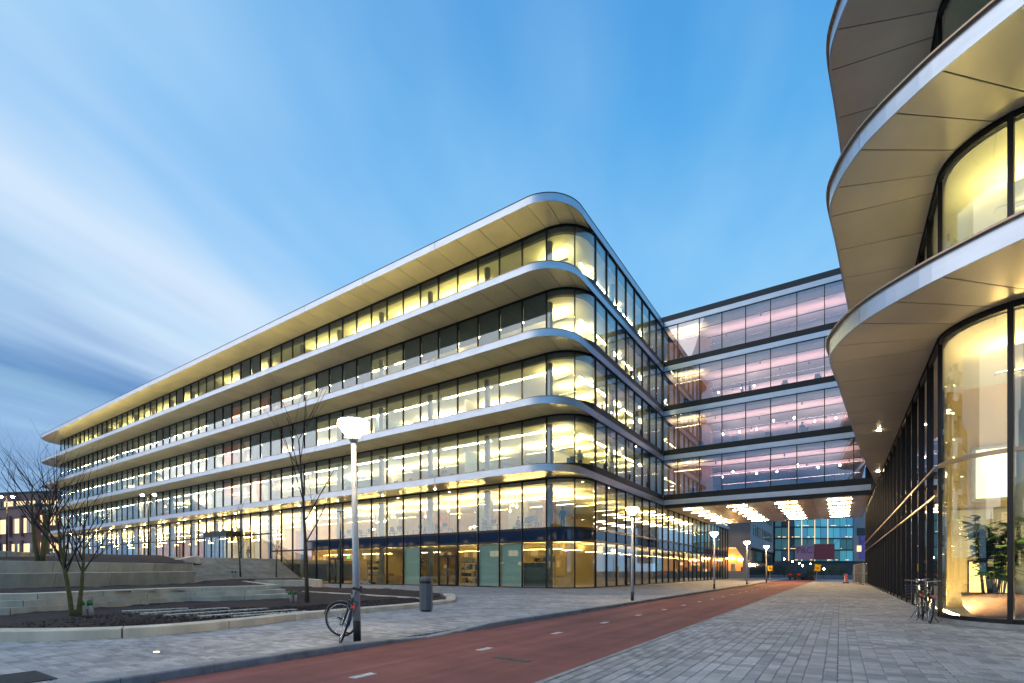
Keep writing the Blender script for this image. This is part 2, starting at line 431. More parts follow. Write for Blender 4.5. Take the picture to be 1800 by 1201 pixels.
# centre dashes
for i in range(22):
    v0 = P(852, 1141).y - 5*2.53*0 + (i - 2)*2.53
    MB().box((10.02, v0 - .17, .0), (10.14, v0 + .17, .004)).build('lane_dash', M['white'], bpy.data.objects['cycle_path'])
for (x, y, a, b) in ((885, 1157, .34, .16), (914, 1161, .34, .16)):
    c = P(x, y); o = thing('drain_cover', 'small iron cover set in the red cycle path' if x < 900 else 'iron drain cover next to another in the red path', 'drain cover', (c.x, c.y, 0))
    m = MB().box((-a/2, -b/2, -.05), (a/2, b/2, .003)); m.build('plate', M['iron'], o)
    for k in range(5):
        MB().box((-a/2+.03, -b/2+.03+k*(b-.06)/5, .003), (a/2-.03, -b/2+.05+k*(b-.06)/5, .008)).build('rib', M['iron'], o)

# planter outline (front kerb wall), from the photograph
FW = [P(*q) for q in ((-420,1137),(-200,1136.5),(0,1134.6),(106,1132.5),(180,1129.5),(250,1125),(315,1119.5),(375,1113),(420,1107.5),(463,1102.5),(530,1093),(632.7,1082),(735,1071),(797.7,1062))]
tip2 = P(788, 1046); bk1 = P(690, 1039); bk2 = P(555, 1035.5)
BED = [(p.x, p.y) for p in FW] + [(tip2.x, tip2.y), (bk1.x, bk1.y), (bk2.x, bk2.y), (-32, -3), (-60, -3), (-60, -40)]
def inside(pt, poly):
    x, y = pt; c = False; n = len(poly); j = n-1
    for i in range(n):
        xi, yi = poly[i][:2]; xj, yj = poly[j][:2]
        if (yi > y) != (yj > y) and x < (xj-xi)*(y-yi)/(yj-yi)+xi: c = not c
        j = i
    return c

# pavers: the nearest are single objects, the rest one joined mesh each side
def lay(parent, u0, u1, v0, v1, z, limit, skip=None, seed=1, along_street=False):
    rnd = random.Random(seed); ps = []
    u = u0
    while along_street and u < u1:
        l = rnd.choice((.10, .15, .15, .20, .20)); v = v0 + rnd.random()*.2
        while v < v1:
            h = rnd.choice((.15, .20, .20, .25, .30)); c = (u + l/2, v + h/2); q = pix(c[0], c[1], z); Z = depth(*c)
            if u + l <= u1 and q and Z < limit and -30 < q[0] < 1830 and q[1] < 1225 and not (skip and skip(c)): ps.append((Z, c, l, h))
            v += h
        u += l
    if along_street: v0 = v1
    v = v0
    while v < v1:
        h = rnd.choice((.10, .10, .15, .15, .20)); u = u0 + rnd.random()*.1 - .2
        while u < u1:
            l = rnd.choice((.15, .20, .20, .25, .30, .40 if h > .12 else .2))
            c = (u + l/2, v + h/2)
            q = pix(c[0], c[1], z); Z = depth(*c)
            if u >= u0 and u + l <= u1 and q and Z < limit and -30 < q[0] < 1830 and q[1] < 1225 and not (skip and skip(c)):
                ps.append((Z, c, l, h))
            u += l
        v += h
    ps.sort()
    cache = {}; st = MB()
    for i, (Z, c, l, h) in enumerate(ps):
        g = .006; dzj = rnd.uniform(-.002, .002)
        a, b = l/2 - g, h/2 - g; e = .006
        vs = [(-a,-b,-.03),(a,-b,-.03),(a,b,-.03),(-a,b,-.03),(-a,-b,-e),(a,-b,-e),(a,b,-e),(-a,b,-e),(-a+e,-b+e,0),(a-e,-b+e,0),(a-e,b-e,0),(-a+e,b-e,0)]
        fs = [(0,1,5,4),(1,2,6,5),(2,3,7,6),(3,0,4,7),(4,5,9,8),(5,6,10,9),(6,7,11,10),(7,4,8,11),(8,9,10,11)]
        if i < 290:
            k = (l, h)
            if k not in cache: cache[k] = MB().add(vs, fs).mesh('paver', M['paver'])
            link('paver', cache[k], parent, (c[0], c[1], z + dzj))
        else:
            st.add([(x+c[0], y+c[1], q+z+dzj) for x, y, q in vs], fs)
    o = st.build('paver_field', M['paver'], parent); o['kind'] = 'stuff'
lay(pav_r, UR + .1, 21.5, -31, -2, .0, 25, lambda c: c[0] > 17.15 and c[1] > -16.2 or c[0] > 18.6 and c[1] > -17, 3, True)
lay(pav_l, -12.5, UK - .2, -32, -2, SW, 26, lambda c: inside(c, BED), 5)
# edge of the lighter paved rectangle across the right pavement
gr = P(20, 1195, SW); g0 = thing('drain_grate', 'square slotted iron drain grate in the grey pavement', 'drain grate', (gr.x, gr.y, SW))
MB().box((-.38,-.28,-.05),(.38,.28,.004)).build('grate_plate', M['black'], g0)
for k in range(14):
    MB().box((-.36+k*.053,-.26,.004),(-.335+k*.053,.26,.012)).build('grate_bar', M['iron'], g0)
MB().box((-.40,-.30,-.05),(.40,-.28,.013)).box((-.40,.28,-.05),(.40,.30,.013)).box((-.40,-.28,-.05),(-.38,.28,.013)).box((.38,-.28,-.05),(.40,.28,.013)).build('grate_frame', M['iron'], g0)

# ------------------------------------------------------------------ main office building
W = 2.07; R0 = 2.62
NB = 51                       # bays of the long facade
UE = -R0 - NB*W               # its far end
VEND = 55.0
SOF = [8.0, 12.5, 17.0, 21.5, 26.0]
FH = .46
root = thing('office_building', 'long five-storey glass office building with rounded corner and silver canopy bands', 'building', (-R0, R0, 0))
def arc(cx, cy, r, a0, a1, n):
    return [(cx + r*math.cos(a0+(a1-a0)*i/n), cy + r*math.sin(a0+(a1-a0)*i/n)) for i in range(n+1)]
def gpath(off, n=16):
    """corner of the glass line, offset inwards by off"""
    return arc(-R0, R0, R0 - off, -PI/2, 0, n)
OV = 2.73; RC = 2.75; UO = .11
OCX, OCY = UO - RC, -OV + RC
outer_corner = arc(OCX, OCY, RC, -PI/2, 0, 18)
endarc = arc(UE + .6, -OV + 5.0, 5.0, -PI/2, -PI, 12)
IN_W = 13.0
def slab_poly():
    return outer_corner + [(UO, VEND), (-IN_W, VEND), (-IN_W, IN_W), (endarc[-1][0], IN_W)] + endarc[::-1]
def off_poly(poly, d):
    return poly
inner_poly = lambda off: gpath(off) + [(-off, VEND - .3), (-IN_W, VEND - .3), (-IN_W, IN_W), (UE + off, IN_W), (UE + off, off)]
NIND = 33                     # bays built pane by pane
mull_box = MB().box((-.03,-.10,0),(.03,.06,1)).mesh('mullion', M['frame'])
mull_box_r = MB().box((-.06,-.03,0),(.10,.03,1)).mesh('mullion', M['frame'])
pane_L = MB().box((-W/2+.03,-.015,0),(W/2-.03,.015,1)).mesh('glass_pane', M['glass'])
pane_R = MB().box((-.015,-W/2+.03,0),(.015,W/2-.03,1)).mesh('glass_pane', M['glass'])
pane_Ld = MB().box((-W/2+.03,-.015,0),(W/2-.03,.015,1)).mesh('spandrel_pane', M['glass_dark'])
pane_Rd = MB().box((-.015,-W/2+.03,0),(.015,W/2-.03,1)).mesh('spandrel_pane', M['glass_dark'])
def zobj(name, me, par, x, y, z0, z1):
    o = link(name, me, par, (x, y, z0)); o.scale = (1, 1, z1 - z0); return o
NR = int((VEND - R0)/W)

def curtain(name, z0, z1, bays, rb, corner=True, dark=False, far=True):
    """one glazed row: L bays in 'bays', R bays in range rb, curved corner"""
    m = MB()
    lo, hi = -R0 - (max(bays)+1)*W, -R0 - min(bays)*W
    if far: lo = UE
    for za, zb in ((z0, z0+.07), (z1-.09, z1)):
        m.box((lo, -.05, za), (hi, .05, zb))
        if corner:
            m.strip(gpath(-.05), gpath(.05), za, zb)
        if rb: m.box((-.05, R0 + min(rb)*W, za), (.05, R0 + (max(rb)+1)*W, zb))
    cw = part(name, m, M['frame'], root)
    for i in bays:
        if i < NIND:
            zobj('spandrel_pane' if dark else 'glass_pane', pane_Ld if dark else pane_L, cw, -R0-(i+.5)*W, 0, z0+.07, z1-.09)
            zobj('mullion', mull_box, cw, -R0-(i+1)*W if not (i == 0 and False) else 0, 0, z0, z1)
    zobj('mullion', mull_box, cw, -R0 - min(bays)*W, 0, z0+.001, z1-.001)
    if far:
        g = MB(); f = MB()
        for i in range(NIND, NB):
            g.box((-R0-(i+1)*W+.03, -.015, z0+.07), (-R0-i*W-.03, .015, z1-.09))
            f.box((-R0-(i+1)*W-.03, -.10, z0), (-R0-(i+1)*W+.03, .06, z1))
        g.box((UE-.015, .05, z0+.07), (UE+.015, IN_W, z1-.09))
        for k in range(1, 6): f.box((UE-.1, k*W, z0), (UE+.06, k*W+.06, z1))
        o = g.build('far_glass_panes', M['glass_dark'] if dark else M['glass'], cw); o['kind'] = 'stuff'
        o = f.build('far_mullions', M['frame'], cw); o['kind'] = 'stuff'
    for k in rb:
        zobj('spandrel_pane' if dark else 'glass_pane', pane_Rd if dark else pane_R, cw, 0, R0+(k+.5)*W, z0+.07, z1-.09)
        zobj('mullion', mull_box_r, cw, 0, R0+(k+1)*W, z0, z1)
    if corner:
        for a0, a1 in ((-PI/2, -PI/4), (-PI/4, 0)):
            d = .03/R0
            A = arc(-R0, R0, R0+.015, a0+d, a1-d, 8); B = arc(-R0, R0, R0-.015, a0+d, a1-d, 8)
            MB().strip(A, B, z0+.07, z1-.09).build('curved_pane', M['glass_dark'] if dark else M['glass'], cw, smooth=False)
        x, y = -R0 + R0*math.cos(-PI/4), R0 + R0*math.sin(-PI/4)
        o = zobj('mullion', mull_box, cw, x, y, z0, z1); o.rotation_euler[2] = PI/4
        zobj('mullion', mull_box_r, cw, 0, R0, z0+.001, z1-.001)
    return cw

allb = list(range(NB))
# ---- storeys above the base
rnd = random.Random(11)
BL = {3: {0:.62,1:.62,2:.95,3:.62,4:.62,5:.66,6:.7,9:.9,10:.92,11:.9,12:.55,16:.6,21:.9,22:.88,23:.9,29:.9,30:.85},
      2: {13:.9,14:.92,15:.6,16:.95,17:.9,18:.9,23:.85},
      1: {}, 4: {18:.8,19:.7,27:.8}}
for lv in range(1, 5):
    zf, zc = SOF[lv-1] + FH, SOF[lv]
    cw = curtain('curtain_wall', zf + .5, zc, allb, list(range(0, 8)))
    # dark upstand under the glass
    m = MB(); m.box((UE, -.06, zf), (-R0, .06, zf+.5)); m.strip(gpath(-.06), gpath(.06), zf, zf+.5); m.box((-.06, R0, zf), (.06, R0+8*W, zf+.5))
    part('sill_band', m, M['frame'], root)
    # blind cassette behind the head of the glass
    m = MB(); m.box((UE+.3, .12, zc-.42), (-R0, .40, zc-.02)); m.strip(gpath(.12), gpath(.40), zc-.42, zc-.02); m.box((-.40, R0, zc-.42), (-.12, R0+8*W, zc-.02))
    part('blind_cassette', m, M['bulk'], root)
    for i, fr in BL[lv].items():
        h = (zc - .42 - zf - .5)*fr
        MB().box((-R0-(i+1)*W+.05, .10, zc-.10-h), (-R0-i*W-.05, .115, zc-.10)).build('blind', M['blind'], cw)
    # interior
    part('ceiling', MB().prism(inner_poly(.42), zc-.30, zc-.03), M['ceil'], root)
    part('floor', MB().prism(inner_poly(.10), zf, zf+.04), M['carpet'], root)
    m = MB(); m.box((UE+1, IN_W-1.0, zf), (-IN_W+1, IN_W-.8, zc)); m.box((-6.7, 8.5, zf), (-6.5, VEND-1, zc))
    part('core_wall', m, M['wall'], root)
    # partitions between rooms
    i = 5
    while i < NB - 2:
        u = -R0 - i*W
        part('partition', MB().box((u-.05, rnd.choice((2.2, 3.5, 5.0)), zf+.04), (u+.05, IN_W-1, zc-.3)),
             rnd.choice((M['wall'], M['wall'], M['wall'], M['wall_blue'])), root)
        if rnd.random() < .5 and lv < 4:
            a, b = u + .2, u + .2 + rnd.choice((1, 2))*W
            part('room_screen', MB().box((a, 5.0, zf+.04), (b, 5.1, zf + rnd.choice((1.9, 2.4, 3.2)))), rnd.choice((M['wall_blue'], M['wall'], M['wall_wood'])), root)
        i += rnd.choice((3, 4, 5, 6))
    for k in range(0, 17):
        part('column', MB().lathe([(.24, zf+.04), (.24, zc-.3)], (-R0-(k*3)*W + .12 - (.5 if k == 0 else 0), 1.1, 0), 16), M['column'], root, True)
    for k in range(1, 3):
        part('column', MB().lathe([(.24, zf+.04), (.24, zc-.3)], (-1.3, R0+(k*3)*W, 0), 16), M['column'], root, True)
    # luminaires, hung a little below the ceiling
    sm = M['strip_top'] if lv == 4 else M['strip']
    for k in range(0, 17):
        u = -R0 - (k*3 + 1.5)*W
        for v, L in ((2.4, 2.3), (6.0, 2.3)):
            off = rnd.uniform(-.3, .3)
            if (k + lv) % 3 == 1 and v > 5: part('ceiling_light', MB().box((u-1.2, v-.05, zc-.42), (u+1.2, v+.05, zc-.38)), sm, root)
            if v < 3 and lv < 4:
                part('ceiling_light', MB().box((u-2.6, v-.045, zc-.335), (u+2.6, v+.045, zc-.301)), M['line'], root)
            elif rnd.random() < .86: uplight(root, u-L+off, u+L+off, v-.15, v+.15, zc-1.0, rnd.choice((sm, sm, M['strip_c'])) if lv < 4 else sm)
    for k in range(1, 6):
        v = R0 + k*W*1.5
        uplight(root, -4.6, -2.9, v-.13, v+.13, zc-1.0, sm); part('ceiling_light', MB().box((-2.2, v-1.2, zc-.335), (-2.11, v+1.2, zc-.301)), M['line'], root)
        if k % 2: part('ceiling_light', MB().box((-2.9, v-.04, zc-.42), (-1.7, v+.04, zc-.38)), sm, root)
    uplight(root, -4.2, -2.2, 2.4, 2.66, zc-1.0, sm)

# ---- canopy slabs
sp_cache = None
for lv, z in enumerate(SOF):
    slab = part('canopy_slab', MB().prism(slab_poly(), z + .02, z + FH - .02), M['joint'], root)
    # soffit panels, one for each bay; joints stay open
    if sp_cache is None:
        sp_cache = MB().box((-W/2+.022, -OV+.05, 0), (W/2-.022, -.14, .018)).mesh('soffit_panel', M['soffit'])
    for i in range(NB - 2):
        link('soffit_panel', sp_cache, slab, (-R0-(i+.5)*W, 0, z))
    # corner panels
    for a0, a1 in ((0, .33), (.33, .66), (.66, 1.0)):
        A = arc(OCX, OCY, RC-.05, -PI/2 + a0*PI/2 + .006, -PI/2 + a1*PI/2 - .006, 6)
        b0, b1 = a0, min(1.0, a1)
        B = arc(-R0, R0, R0+.12, -PI/2 + b0*PI/2*.8 + .006, -PI/2 + b1*PI/2*.8 - .006, 6)
        MB().strip(A, B, z, z+.018).build('soffit_panel', M['soffit'], slab)
    # rounded far end of the soffit
    ep = [(UE+2*W+.6, -OV+.05)] + [(p[0]+.05 if k > 3 else p[0], p[1]+.05) for k, p in enumerate(endarc)] + [(endarc[-1][0]+.05, 6), (UE-.14, 6), (UE-.14, -.14), (UE+2*W+.6, -.14)]
    MB().prism(ep, z, z+.018).build('soffit_panel', M['soffit'], slab)
    # fascia
    zt = z + FH + (.06 if lv == 4 else 0)
    u = -R0
    k = 0
    while u > UE + .6 + 1:
        u2 = max(u - 4*W, UE + .6)
        MB().box((u2+.016, -OV-.03, z-.012), (u-.016, -OV+.03, zt)).build('fascia_panel', M['alu'], slab)
        u = u2; k += 1
    A = arc(OCX, OCY, RC+.03, -PI/2+.003, -.003, 20); B = arc(OCX, OCY, RC-.03, -PI/2+.003, -.003, 20)
    MB().strip([p for p in A], B, z-.012, zt).build('fascia_panel', M['alu'], slab)
    A = arc(UE+.6, -OV+5, 5.03, -PI/2-.003, -PI, 14); B = arc(UE+.6, -OV+5, 4.97, -PI/2-.003, -PI, 14)
    MB().strip(A, B, z-.012, zt).build('fascia_panel', M['alu'], slab)
    vv = OCY + .01
    while vv < R0 + 8*W - .1:
        v2 = min(vv + 4*W, R0 + 8*W)
        MB().box((UO-.03, vv+.006, z-.012), (UO+.03, v2-.006, zt)).build('fascia_panel', M['alu'], slab)
        vv = v2
    if lv == 0:
        MB().box((UO-.03, R0+8*W, z-.012), (UO+.03, VEND, zt)).build('fascia_panel', M['alu'], slab)
    # dark lip above the fascia
    m = MB(); m.box((UE+.6, -OV-.05, zt), (-R0, -OV+.12, zt+.045)); m.strip(arc(OCX,OCY,RC+.05,-PI/2,0,20), arc(OCX,OCY,RC-.12,-PI/2,0,20), zt, zt+.045)
    m.box((UO-.12, OCY, zt), (UO+.05, R0+8*W, zt+.045)); m.strip(arc(UE+.6,-OV+5,5.05,-PI/2,-PI,14), arc(UE+.6,-OV+5,4.88,-PI/2,-PI,14), zt, zt+.045)
    m.build('edge_lip', M['bronze'] if lv < 4 else M['parapet'], slab)
for z in SOF[:4]:
    part('bounce_sheet', MB().prism(slab_poly(), z+FH-.018, z+FH-.006), M['bounce'], root)  # unseen pale sheet, added to throw light onto the soffit above
for lv in range(1, 5):
    zt_ = SOF[lv-1] + FH
    for k in range(17):
        a, b_ = -R0-(k*3)*W-.1, -R0-(k*3+3)*W+.1
        o = part('facade_light_line', MB().box((b_, -.40, zt_-.005), (a, -.28, zt_+.03)), M['frame'], root)
        MB().box((b_+.02, -.38, zt_+.031), (a-.02, -.30, zt_+.035)).build('light_tray', M['led'] if lv == 4 else M['led_dim'], o)
part('roof', MB().prism(slab_poly(), 26.44, 26.50), M['parapet'], root)
m = MB(); m.strip(arc(-R0-.6, R0+.6, R0, -PI/2, 0, 12), arc(-R0-.6, R0+.6, R0-.2, -PI/2, 0, 12), 26.5, 27.25)
m.box((-.8, R0+.6, 26.5), (-.6, 41, 27.25))
part('parapet', m, M['parapet'], root)

# ---- base: low street part (bays 0..13, corner, street side) and raised lobby (bays 14..50)
PZL = 2.62
low = list(range(0, 17)); lob = list(range(17, NB))
cw0 = curtain('street_glazing', SW, 3.5, low, list(range(0, NR)), True, False, False)
cwS = curtain('spandrel_band', 3.5, 4.4, low[:14], list(range(0, NR)), True, True, False)
cw1 = curtain('mezzanine_glazing', 4.4, 8.0, low[:14], list(range(0, NR)), True, False, False)
cw2 = curtain('stair_glazing', 3.5, 8.0, [14, 15, 16], [], False, False, False)
def lobby_row(name, z0, z1):
    m = MB()
    for za, zb in ((z0, z0+.07), (z1-.09, z1)): m.box((UE, -.05, za), (-R0-17*W, .05, zb))
    cw = part(name, m, M['frame'], root)
    for i in range(17, NIND):
        zobj('glass_pane', pane_L, cw, -R0-(i+.5)*W, 0, z0+.07, z1-.09); zobj('mullion', mull_box, cw, -R0-(i+1)*W, 0, z0, z1)
    g = MB(); f = MB()
    for i in range(NIND, NB):
        g.box((-R0-(i+1)*W+.03, -.015, z0+.07), (-R0-i*W-.03, .015, z1-.09)); f.box((-R0-(i+1)*W-.03, -.10, z0), (-R0-(i+1)*W+.03, .06, z1))
    o = g.build('far_glass_panes', M['glass'], cw); o['kind'] = 'stuff'
    o = f.build('far_mullions', M['frame'], cw); o['kind'] = 'stuff'
lobby_row('lobby_glazing', PZL, 5.5); lobby_row('lobby_glazing', 5.5, 8.0)
part('ceiling', MB().prism(inner_poly(.3), 7.72, 7.97), M['ceil'], root)
UM = -R0 - 14*W
part('floor', MB().prism(gpath(.12) + [(-.12, VEND-.3), (-IN_W, VEND-.3), (-IN_W, IN_W), (UM, IN_W), (UM, .12)], 3.62, 4.3), M['ceil'], root)
part('floor', MB().prism(gpath(.12) + [(-.12, VEND-.3), (-IN_W, VEND-.3), (-IN_W, IN_W), (-R0-17*W, IN_W), (-R0-17*W, .12)], .0, SW+.02), M['floor_l'], root)
part('floor', MB().box((UE, .1, 2.2), (-R0-17*W, IN_W, PZL)), M['floor_l'], root)
m = MB(); m.box((UE+1, IN_W-1, SW+.02), (-IN_W+1, IN_W-.8, 7.8)); m.box((-IN_W+.8, IN_W-1, SW+.02), (-IN_W+1, VEND-1, 7.8))
part('core_wall', m, M['wall_gold'], root)
m = MB(); m.box((-15, 5.2, SW+.02), (-3.8, 5.35, 3.6)); m.box((-3.95, 5.35, SW+.02), (-3.8, 13, 3.6)); part('storage_wall', m, M['wall_gold'], root)
for (a, b, v, z0, z1, mm) in ((-9, -7, 4.5, 4.3, 7.2, 'wall'), (-5.4, -4.2, 4.2, 4.3, 7.4, 'wall_wood'), (-13, -11, 5, 4.3, 7.6, 'wall_blue'), (-20, -17, 6, 4.3, 7.0, 'wall_wood'), (-27, -24, 6, 4.3, 7.0, 'wall'), (-44, -40, 7, PZL, 6.5, 'wall_wood'), (-62, -52, 7, PZL, 5.6, 'wall'), (-88, -70, 8, PZL, 6.4, 'wall_wood')):
    part('room_screen', MB().box((a, v, z0), (b, v+.12, z1)), M[mm], root)
for k in range(0, 17):
    z0 = PZL if k > 5 else SW+.02
    part('column', MB().lathe([(.26, z0), (.26, 7.72)], (-R0-(k*3)*W + .12 - (.5 if k == 0 else 0), 1.1, 0), 16), M['column'], root, True)
for k in range(0, 17):
    u = -R0 - (k*3 + 1.5)*W
    for v in (2.6, 6.5):
        uplight(root, u-2.2, u+2.2, v-.15, v+.15, 6.9, M['strip_g'])
for k in range(5):
    u = -R0 - (k*3 + 1.0)*W
    uplight(root, u-2.0, u+2.0, 2.3, 2.6, 2.95, M['strip_g'])
for k in range(6, 17):  # invented hanging strips, added to brighten the lobby floor and walls
    u = -R0 - (k*3 + 1.5)*W
    for v in (3.6, 8.0):
        part('added_hanging_light', MB().box((u-1.1, v-.05, 5.7), (u+1.1, v+.05, 5.76)).tube([(u-.9, v, 5.76), (u-.9, v, 7.7)], .008, 4).tube([(u+.9, v, 5.76), (u+.9, v, 7.7)], .008, 4), M['strip_g'], root)
for k in range(60):
    u = -R0 - rnd.uniform(0, 50)*W; v = rnd.uniform(1.0, 6); z = rnd.uniform(6.2, 7.2)
    part('pendant_lamp', MB().tube([(u, v, z), (u, v, 7.7)], .008, 4).lathe([(.03, -.14), (.09, -.07), (.09, .02), (.02, .08)], (u, v, z), 10), M['pend'], root)
for k in range(12):
    v = R0 + 1.5 + k*4.1
    uplight(root, -4.4, -2.4, v-.13, v+.13, 6.9, M['strip_g'])
    uplight(root, -3.4, -1.8, v-.12, v+.12, 2.9, M['strip_g'])
# frosted panels and blinds in the street row
for i, mm in ((1, 'blind_w'), (2, 'blind_w'), (6, 'blind_w'), (0, 'blind')):
    z1 = 3.4 if mm == 'blind_w' else 1.9
    MB().box((-R0-(i+1)*W+.05, .09, SW+.1), (-R0-i*W-.05, .105, z1)).build('window_panel', M[mm], cw0)
# glazed double doors with their frames
def glass_door(side, a, z0=SW, h=2.45):
    """double door set in one bay; a = start of the bay"""
    d = MB(); lv = []
    def bx(m, p, q, y0, y1, za, zb):
        if side == 'L': m.box((p, y0, za), (q, y1, zb))
        else: m.box((-y1, p, za), (-y0, q, zb))
    y0, y1 = -.13, .02
    bx(d, a+.03, a+.11, y0, y1, z0, z0+h+.1); bx(d, a+W-.11, a+W-.03, y0, y1, z0, z0+h+.1); bx(d, a+.11, a+W-.11, y0, y1, z0+h, z0+h+.1)
    o = part('double_door', d, M['frame'], root)
    for p, q in ((a+.12, a+W/2-.01), (a+W/2+.01, a+W-.12)):
        l = MB()
        for pa, pb, za, zb in ((p, p+.07, z0+.02, z0+h-.01), (q-.07, q, z0+.02, z0+h-.01), (p+.07, q-.07, z0+.02, z0+.14), (p+.07, q-.07, z0+h-.09, z0+h-.01)):
            bx(l, pa, pb, -.11, -.05, za, zb)
        l.build('door_leaf', M['frame'], o)
    for c in (a+W/2-.13, a+W/2+.13):
        l = MB(); bx(l, c-.015, c+.015, -.17, -.14, z0+.8, z0+1.5); bx(l, c-.01, c+.01, -.14, -.11, z0+.85, z0+.88); bx(l, c-.01, c+.01, -.14, -.11, z0+1.4, z0+1.43)
        l.build('door_handle', M['chrome'], o)
glass_door('L', -R0-5*W); glass_door('L', -R0-12*W); glass_door('R', R0+3*W); glass_door('R', R0+10*W)
glass_door('L', -R0-28*W, PZL)
# revolving entrance
ux = -R0 - 44.1
m = MB(); m.box((ux-2.7, -1.7, PZL+2.75), (ux+2.7, -.12, PZL+3.35))
rv = part('entrance_portal', m, M['frame'], root)
for a in (ux-2.7, ux-1.0, ux+.9, ux+2.58): MB().box((a, -1.68, PZL), (a+.12, -1.56, PZL+2.75)).build('portal_post', M['frame'], rv)
for a, b in ((ux-2.58, ux-1.0), (ux-.88, ux+.9), (ux+1.02, ux+2.58)): MB().box((a, -1.63, PZL+.05), (b, -1.61, PZL+2.75)).build('portal_pane', M['glass'], rv)
# soffit spots under the lowest canopy
for k in range(16):
    u = -R0 - (k*3 + 4.8)*W if k else -R0 - 4.8*W
    if u > UE: part('soffit_spot', MB().lathe([(.05, 7.95), (.08, 7.99)], (u, -.9, 0), 12), M['bulb'], root)
# red-tinted motif behind the glass of three storeys, big strokes broken by the canopies
for lv, (z0, z1) in {3: (17.96, 21.4), 2: (13.46, 16.9), 1: (8.96, 12.4)}.items():
    shapes = {3: [(20.0,20.9,0,.9),(20.9,21.4,.35,.95),(17.0,17.9,.25,1.0),(16.0,16.5,.1,.8)],
              2: [(20.2,21.9,0,1),(19.6,19.9,.2,1),(18.2,18.6,0,1),(17.4,17.7,.1,.9),(16.0,16.4,.0,1),(16.8,17.05,.2,.8)],
              1: [(20.2,21.9,0,1),(19.3,19.6,.0,1),(18.9,19.3,.3,.9),(17.7,18.3,.05,1),(16.4,16.8,.0,.95)]}[lv]
    m = MB()
    for b0, b1, f0, f1 in shapes:
        n = 12
        for k in range(n):
            ta, tb = k/n, (k+1)/n
            wob = lambda t: .18*math.sin(t*PI*1.3 + b0*2.1)
            za, zb = z0+(f0+(f1-f0)*ta)*(z1-z0), z0+(f0+(f1-f0)*tb)*(z1-z0)
            ua0, ua1 = -R0-(b1+wob(ta))*W, -R0-(b0+wob(ta))*W
            ub0, ub1 = -R0-(b1+wob(tb))*W, -R0-(b0+wob(tb))*W
            m.add([(ua0,.03,za),(ua1,.03,za),(ub1,.03,zb),(ub0,.03,zb)], [(0,1,2,3)])
    part('red_motif', m, M['film'], root)

# ------------------------------------------------------------------ office bridge over the street
VB0, VB1 = R0 + 8*W, 41.0
UBR = 17.23
br = thing('office_bridge', 'four-storey glazed office bridge spanning the street between the two buildings', 'building', (8.6, VB0, 0))
bm = [0, 1.53] + [1.53 + 2.067*k for k in range(1, 8)]
bm = [b for b in bm if b < UBR] + [UBR]
for lv, z in enumerate(SOF):
    z0 = z - .0
    m = MB().box((.18, VB0+.02, z0+.02), (UBR-.02, VB1, z0+FH-.03))
    slab = part('bridge_slab', m, M['joint'], br)
    u = .18
    while u < UBR - .2:
        u2 = min(u + 4*2.067, UBR)
        MB().box((u+.006, VB0-.04, z0), (u2-.006, VB0+.02, z0+FH)).build('fascia_panel', M['alu'], slab); u = u2
    if lv < 4:
        part('sill_band', MB().box((.1, VB0-.02, z0+FH), (UBR, VB0+.12, z0+FH+.5)), M['frame'], br)
        za, zb = z0+FH+.5, SOF[lv+1]
        m = MB().box((.06, VB0+.02, za), (UBR, VB0+.12, za+.06)).box((.06, VB0+.02, zb-.06), (UBR, VB0+.12, zb))
        cw = part('bridge_glazing', m, M['frame'], br)
        for a, b in zip(bm[:-1], bm[1:]):
            MB().box((a+.04, VB0+.055, za+.06), (b-.04, VB0+.085, zb-.06)).build('glass_pane', M['glass_bridge'], cw)
            MB().box((b-.035, VB0-.03, za), (b+.035, VB0+.1, zb)).build('mullion', M['frame'], cw)
        MB().box((.02, VB0-.06, za), (.14, VB0+.1, zb)).build('corner_post', M['frame'], cw)
        part('ceiling', MB().box((.2, VB0+.4, zb-.22), (UBR, VB1-.3, zb-.02)), M['ceil_pink'], br)
        part('floor', MB().box((.2, VB0+.15, z0+FH), (UBR, VB1-.3, z0+FH+.04)), M['dark'], br)
        part('rear_wall', MB().box((.2, VB1-.3, z0+FH), (UBR, VB1-.1, zb)), M['wall_blue'], br)
        # wooden core with a rounded end
        wp = [(-.5, 22.5), (1.6, 22.5)] + arc(2.2, 24.3, 1.6, -PI/2, PI/2, 8) + [(-.5, 26)]
        part('wood_core', MB().prism(wp, z0+FH+.04, zb-.22), M['wall_wood'], br)
        for v in (VB0+1.6, VB0+4.2, VB0+7.6):
            part('light_track', MB().box((.6, v-.03, zb-.34), (UBR-.3, v+.03, zb-.28)), M['frame'], br)
        uplight(br, .8, 3.4, VB0+1.5, VB0+1.7, zb-1.0, M['strip'])
        for v in (VB0+3.4, VB0+9.5):
            uplight(br, 3.9, UBR-.5, v-.15, v+.15, zb-1.5, M['strip_b'])
        for k in range(9):
            u = 1.5 + k*1.8 + rnd.uniform(-.4, .4); v = VB0 + rnd.choice((1.6, 4.2, 7.6))
            part('track_spot', MB().tube([(u, v, zb-.34), (u, v, zb-.46)], .03, 6).lathe([(.05, zb-.62), (.07, zb-.46)], (u, v, 0), 8), M['dark'], br)
        if lv < 2 or lv == 2:
            for k in range(7 if lv < 2 else 3):
                u = 4.5 + k*1.75 + rnd.uniform(-.3, .3); v = VB0 + rnd.choice((3.2, 5.5))
                part('pendant_bulb', MB().lathe([(.02, -.10), (.07, -.05), (.07, .03), (.02, .08)], (u, v, zb-1.25), 10), M['bulb'], br)
part('bridge_roof', MB().box((-.3, VB0+.3, 26.44), (UBR+3, VB1, 27.2)), M['parapet'], br)
